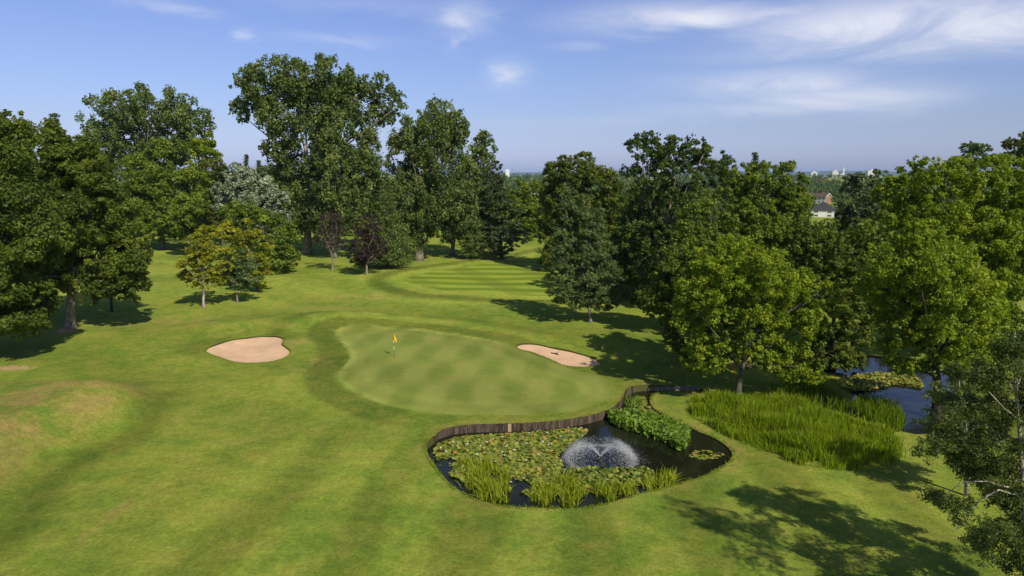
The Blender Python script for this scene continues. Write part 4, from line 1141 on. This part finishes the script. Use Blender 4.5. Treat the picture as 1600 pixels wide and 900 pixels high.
lilies(q, 'raised_lily_leaves', 'raised fresh green lily leaves in front of the fountain', .07, .14, .55, .30, .30)
q = np.concatenate([scatter(pxpoly([(1076, 710), (1095, 703), (1120, 706), (1132, 712), (1110, 718), (1085, 716)]), 70), scatter(pxpoly([(985, 625), (1005, 618), (1012, 632), (1030, 648), (1050, 660), (1030, 655), (1000, 640)]), 190)])
lilies(q, 'sparse_lily_pads', 'loose olive lily pads on the open water at the right end of the pond', .07, .14, .08, .02, .5)
# white lily flowers: small cups of petals
V, F = [], []
for c in np.concatenate([scatter(LP, 60), scatter(pxpoly([(890, 742), (960, 738), (1010, 740), (1000, 754), (920, 758)]), 26)]):
    z = WZ + rng.uniform(.08, .25); r = rng.uniform(.06, .10)
    for ring, (rr, zz) in enumerate(((1, .5), (.55, .95))):
        for j in range(7):
            a = 2 * PI * j / 7 + ring * .4; b0 = len(V)
            V += [(c[0], c[1], z), (c[0] + math.cos(a - .3) * r * rr * .6, c[1] + math.sin(a - .3) * r * rr * .6, z + r * zz * .4), (c[0] + math.cos(a) * r * rr, c[1] + math.sin(a) * r * rr, z + r * zz), (c[0] + math.cos(a + .3) * r * rr * .6, c[1] + math.sin(a + .3) * r * rr * .6, z + r * zz * .4)]
            F.append((b0, b0 + 1, b0 + 2, b0 + 3))
M_PETAL = plain('white_petal', (.78, .76, .72), .5, .05)
tag(mesh_py('lily_flowers', V, F, M_PETAL), 'small white lily flowers dotted over the pads', None, None, 'stuff')
# far pond: floating weed and lilies
q = scatter(pxpoly([(1310, 600), (1345, 588), (1390, 585), (1430, 592), (1440, 606), (1400, 602), (1370, 608), (1330, 612)], LZ), 3200); zsave = WZ; WZ = LZ
lilies(q, 'far_pond_lilies', 'yellowing lily leaves on the far pond', .08, .15, .4, .25, .55)
q = scatter(pxpoly([(1200, 615), (1260, 590), (1310, 590), (1330, 612), (1310, 630), (1260, 625)], LZ), 2600)
lilies(q, 'floating_weed', 'mats of floating weed in the shaded part of the far pond', .10, .2, .04, .01, .45)
WZ = zsave

# ------------------------------------------------------------------ fountain
fx, fy = G(938, 717, WZ)
ft = empty('fountain', (fx, fy, WZ)); tag(ft, 'fountain throwing a white double arc of spray in the middle of the pond', 'fountain')
fb = MB()
for (z0, z1, r0, r1) in ((-.1, .06, .32, .32), (.06, .12, .32, .16), (.12, .2, .07, .05)):
    fb.tube([(0, 0, z0), (0, 0, z1)], [r0, r1], 14)
fb.build('nozzle', plain('black_float', (.03, .03, .032), .5, .2), ft, False)


def spray_mat():
    m, nt, out = new_mat('water_droplets')
    d = nt.nodes.new('ShaderNodeBsdfPrincipled'); d.inputs['Base Color'].default_value = (.86, .89, .92, 1); d.inputs['Roughness'].default_value = .25; d.inputs['IOR'].default_value = 1.33
    t = nt.nodes.new('ShaderNodeBsdfTranslucent'); t.inputs[0].default_value = (.85, .88, .92, 1)
    mx = nt.nodes.new('ShaderNodeMixShader'); mx.inputs[0].default_value = .4
    link(nt, d.outputs[0], mx.inputs[1]); link(nt, t.outputs[0], mx.inputs[2]); link(nt, mx.outputs[0], out.inputs[0]); return m


M_SPRAY = spray_mat()
n = 13000
az = np.where(rng.random(n) < .12, rng.uniform(0, 2 * PI, n), rng.normal(size=n) * .48 + PI * (rng.random(n) < .5)); az = np.round(az / (2 * PI) * 72) / 72 * 2 * PI + rng.normal(size=n) * .03
Rm = 2.05 * (1 + rng.normal(size=n) * .06); Hm = .80 * (1 + rng.normal(size=n) * .09)
t = np.concatenate([rng.random(n // 2) ** .8, 1 - .5 * rng.random(n - n // 2) ** 1.3])
rr = Rm * t; zz = 4 * Hm * t * (1 - t) + .12
j = .015 + .10 * t
X = rr * np.cos(az) + rng.normal(size=n) * j; Y = rr * np.sin(az) + rng.normal(size=n) * j; Zp = np.maximum(.01, zz + rng.normal(size=n) * j * .7)
# splash ring where the arcs land
ns = 5200; a2 = rng.uniform(0, 2 * PI, ns); r2 = 2.08 + rng.normal(size=ns) * np.where(rng.random(ns) < .7, .14, .5)
X = np.concatenate([X, r2 * np.cos(a2)]); Y = np.concatenate([Y, r2 * np.sin(a2)]); Zp = np.concatenate([Zp, np.abs(rng.normal(size=ns)) * .05 + .006])
sz = rng.uniform(.003, .010, len(X)) * np.where(rng.random(len(X)) < .05, 1.8, 1)
vx = np.concatenate([np.cos(az) * .5, np.zeros(ns)]); vy = np.concatenate([np.sin(az) * .5, np.zeros(ns)]); vz = np.concatenate([(1 - 2 * t) * 1.6, np.ones(ns) * .5])
Dv = unit(np.column_stack([vx, vy, vz]) + 1e-6) * (sz * 2.4)[:, None]
Cc = np.column_stack([X, Y, Zp]); ux = np.column_stack([sz, np.zeros(len(sz)), np.zeros(len(sz))]); uy = np.column_stack([np.zeros(len(sz)), sz, np.zeros(len(sz))])
V = np.stack([Cc + Dv, Cc + ux, Cc + uy, Cc - ux, Cc - uy, Cc - Dv], 1).reshape(-1, 3)
b = np.arange(len(X))[:, None] * 6
F = np.concatenate([b + np.array(f) for f in ((0, 1, 2), (0, 2, 3), (0, 3, 4), (0, 4, 1), (5, 2, 1), (5, 3, 2), (5, 4, 3), (5, 1, 4))], 0)
mesh_np('water_spray', V, F, M_SPRAY, ft)

# ------------------------------------------------------------------ flagstick, cup and rake
gx, gy = G(616, 559, .12); gz = hz(gx, gy)
fl = empty('golf_flag', (gx, gy, gz)); tag(fl, 'yellow flag on a black and white striped pin in the putting green', 'flag')
M_FW, M_FB, M_FY = plain('pin_white', (.75, .75, .72), .5, .05), plain('pin_black', (.03, .03, .03), .5, .1), plain('yellow_flag_cloth', (.85, .47, .015), .8, .08, 8)
wb, bb = MB(), MB()
segs = [(0, .72, 0), (.72, 1.12, 1), (1.12, 1.38, 0), (1.38, 1.66, 1), (1.66, 2.25, 0)]
for a, b_, w_ in segs: (wb if w_ else bb).tube([(0, 0, a), (0, 0, b_)], [.019, .019], 8)
wb.build('pole', M_FW, fl); bb.build('pole_band', M_FB, fl)
fv, ff = [], []
nx_, nz_ = 8, 6
for sgn in (-1, 1):
    b0 = len(fv)
    for i in range(nx_ + 1):
        for k in range(nz_ + 1):
            u, v = i / nx_, k / nz_
            fv.append((.026 + .30 * u * (.75 + .25 * v) * .75, .05 * math.sin(u * 7 + v * 2) + .12 * u + sgn * .004, 2.24 - .50 * v - u * .42 + .06 * u * v))
    for i in range(nx_):
        for k in range(nz_):
            q0 = b0 + i * (nz_ + 1) + k; ff.append((q0, q0 + 1, q0 + nz_ + 2, q0 + nz_ + 1))
mesh_py('flag_cloth', fv, ff, M_FY, fl, True)
cb = MB(); cb.tube([(0, 0, .004), (0, 0, .012)], [.06, .06], 14); cb.build('hole_cup', M_FB, fl)

rx, ry = G(874, 551.5, -.2)
bm_z = hz(*BUNK2.mean(0))
rk = empty('bunker_rake', (rx, ry, hz(rx, ry) - .29), math.radians(52)); tag(rk, 'dark wooden rake lying on the sand of the long bunker', 'rake')
mb = MB(); mb.tube([(-.75, 0, .09), (1.0, 0, .14)], [.028, .025], 6); mb.build('handle', M_FB, rk)
mb = MB(); mb.box((-.78, 0, .09), (.08, .85, .07))
for k in range(9): mb.box((-.78, -.38 + k * .095, .03), (.025, .02, .1))
mb.build('rake_head', M_FB, rk)
px_, py_ = G(1148, 556, 0)
mp_ = empty('marker_post', (px_ * 57 / py_, 57, hz(px_ * 57 / py_, 57))); tag(mp_, 'thin red marker post under the bright maple by the ditch', 'post')
mb = MB(); mb.tube([(0, 0, -.2), (0, 0, 1.0)], [.04, .04], 8); mb.build('stake', plain('red_paint', (.45, .05, .03), .5, .1), mp_)
mb = MB(); mb.tube([(0, 0, 1.0), (0, 0, 1.06)], [.044, .03], 8); mb.build('cap', M_FW, mp_)

# ------------------------------------------------------------------ air
hm, nt, out = new_mat('haze_air')
pv = nt.nodes.new('ShaderNodeVolumePrincipled'); pv.inputs['Color'].default_value = (.50, .70, 1.0, 1); pv.inputs['Density'].default_value = HAZE = .00004; pv.inputs['Anisotropy'].default_value = -.15
link(nt, pv.outputs[0], out.inputs['Volume'])
mb = MB(); mb.box((0, 7000, -10), (40000, 18000, 150)); hz_o = mb.build('haze', hm); tag(hz_o, 'thin summer haze over the distance', None, None, 'stuff')

# ------------------------------------------------------------------ sky, sun, camera
w = bpy.data.worlds.new('World'); scene.world = w; w.use_nodes = True
nt = w.node_tree; nt.nodes.clear()
outw = nt.nodes.new('ShaderNodeOutputWorld'); bg = nt.nodes.new('ShaderNodeBackground')
sky = nt.nodes.new('ShaderNodeTexSky'); sky.sky_type = 'NISHITA'; sky.sun_disc = False
sky.sun_elevation = SUN_EL; sky.sun_rotation = PI - SUN_AZ; sky.air_density = 1.0; sky.dust_density = .6; sky.ozone_density = 2.0; sky.altitude = 20
tc = nt.nodes.new('ShaderNodeTexCoord'); sep = nt.nodes.new('ShaderNodeSeparateXYZ'); link(nt, tc.outputs['Generated'], sep.inputs[0])
grad = ramp(nt, sep.outputs[2], [(0.0, (.70, .82, 1.58)), (.06, (.78, .80, 1.16)), (.15, (.89, .89, 1.21)), (.24, (.92, .91, 1.27)), (.5, (.80, .84, .95)), (1, (.72, .77, .82))])
skyc = mixc(nt, 1.0, sky.outputs[0], grad, 'MULTIPLY')
# cirrus: project the view direction to a high flat layer
az_ = math_n(nt, 'ARCTAN2', sep.outputs[0], sep.outputs[1]); el_ = math_n(nt, 'ARCSINE', sep.outputs[2])


def dir_azel(px, py):
    dx, dy, dz = ray(px, py); return math.atan2(dx, dy), math.asin(dz / math.sqrt(dx * dx + dy * dy + dz * dz))


cmb = nt.nodes.new('ShaderNodeCombineXYZ'); link(nt, az_, cmb.inputs[0]); link(nt, el_, cmb.inputs[1])
mpc = nt.nodes.new('ShaderNodeMapping'); mpc.inputs['Scale'].default_value = (5, 15, 1); mpc.inputs['Rotation'].default_value = (0, 0, .05); link(nt, cmb.outputs[0], mpc.inputs[0])
wn = nt.nodes.new('ShaderNodeTexNoise'); wn.inputs['Scale'].default_value = 1.0; wn.inputs['Detail'].default_value = 7; wn.inputs['Roughness'].default_value = .62; wn.inputs['Distortion'].default_value = .9
link(nt, mpc.outputs[0], wn.inputs['Vector'])
wisp = wn.outputs['Fac']
# domain wobble for the outlines of the cloud banks
wob = noise(nt, mpc.outputs[0], .8, 5, .65)
wobx = math_n(nt, 'MULTIPLY', math_n(nt, 'SUBTRACT', wob, .5), .16); woby = math_n(nt, 'MULTIPLY', math_n(nt, 'SUBTRACT', wisp, .5), .045)
tot = None
for (px, py, rx_, ry_, st) in ((1400, 35, 190, 42, 1.0), (1560, 30, 160, 34, .9), (1060, 25, 150, 20, .95), (1200, 16, 120, 12, .6), (1215, 130, 150, 22, .75), (1300, 152, 150, 22, .7), (1190, 172, 150, 14, .5), (725, 30, 42, 24, .75), (705, 62, 18, 16, .4), (797, 115, 34, 18, .65), (380, 55, 18, 7, .5), (250, 10, 60, 8, .4), (520, 60, 90, 8, .25), (1340, 75, 200, 12, .5), (900, 70, 40, 8, .25), (600, 5, 200, 14, .15), (1000, 190, 200, 10, .15)):
    a0, e0 = dir_azel(px, py)
    da = math_n(nt, 'DIVIDE', math_n(nt, 'ADD', math_n(nt, 'SUBTRACT', az_, a0), wobx), rx_ / FOC * .95)
    de = math_n(nt, 'DIVIDE', math_n(nt, 'ADD', math_n(nt, 'SUBTRACT', el_, e0), woby), ry_ / FOC)
    rr_ = math_n(nt, 'ADD', math_n(nt, 'MULTIPLY', da, da), math_n(nt, 'MULTIPLY', de, de))
    g_ = math_n(nt, 'MULTIPLY', math_n(nt, 'POWER', 2.718, math_n(nt, 'MULTIPLY', rr_, -1.1)), st)
    tot = g_ if tot is None else math_n(nt, 'MAXIMUM', tot, g_)
dens = math_n(nt, 'MULTIPLY', tot, math_n(nt, 'MULTIPLY_ADD', rampf(nt, wisp, .28, .72), .75, .35), clamp=True)
dens = math_n(nt, 'MULTIPLY', dens, .92)
cl = mixc(nt, dens, skyc, (8.6, 8.8, 9.6))
link(nt, cl, bg.inputs[0]); bg.inputs[1].default_value = .10
link(nt, bg.outputs[0], outw.inputs[0])

sd = bpy.data.lights.new('sun', 'SUN'); sd.energy = 4.8; sd.angle = math.radians(.53); sd.color = (1.0, .91, .74)
so = bpy.data.objects.new('sun', sd); COL.objects.link(so)
sv = Vector((math.sin(SUN_AZ) * math.cos(SUN_EL), -math.cos(SUN_AZ) * math.cos(SUN_EL), math.sin(SUN_EL)))
so.rotation_euler = sv.to_track_quat('Z', 'Y').to_euler(); so.location = (60, -80, 90)

cd = bpy.data.cameras.new('camera'); cd.sensor_width = 36; cd.lens = 36 * FOC / 1600; cd.clip_end = 80000; cd.clip_start = .5
co = bpy.data.objects.new('camera', cd); COL.objects.link(co); co.location = (0, 0, CAM_H); co.rotation_euler = (PI / 2 - PITCH, 0, 0)
scene.camera = co
scene.view_settings.view_transform = 'Standard'; scene.view_settings.look = 'None'; scene.view_settings.exposure = 0; scene.view_settings.gamma = 1
try: scene.view_settings.use_curve_mapping = False
except Exception: pass
cy = scene.cycles
cy.use_denoising = True; cy.max_bounces = 6; cy.diffuse_bounces = 3; cy.glossy_bounces = 3; cy.transmission_bounces = 3; cy.transparent_max_bounces = 6; cy.volume_bounces = 0
cy.sample_clamp_indirect = 6
print('faces', sum(len(o.data.polygons) for o in scene.objects if o.type == 'MESH'))
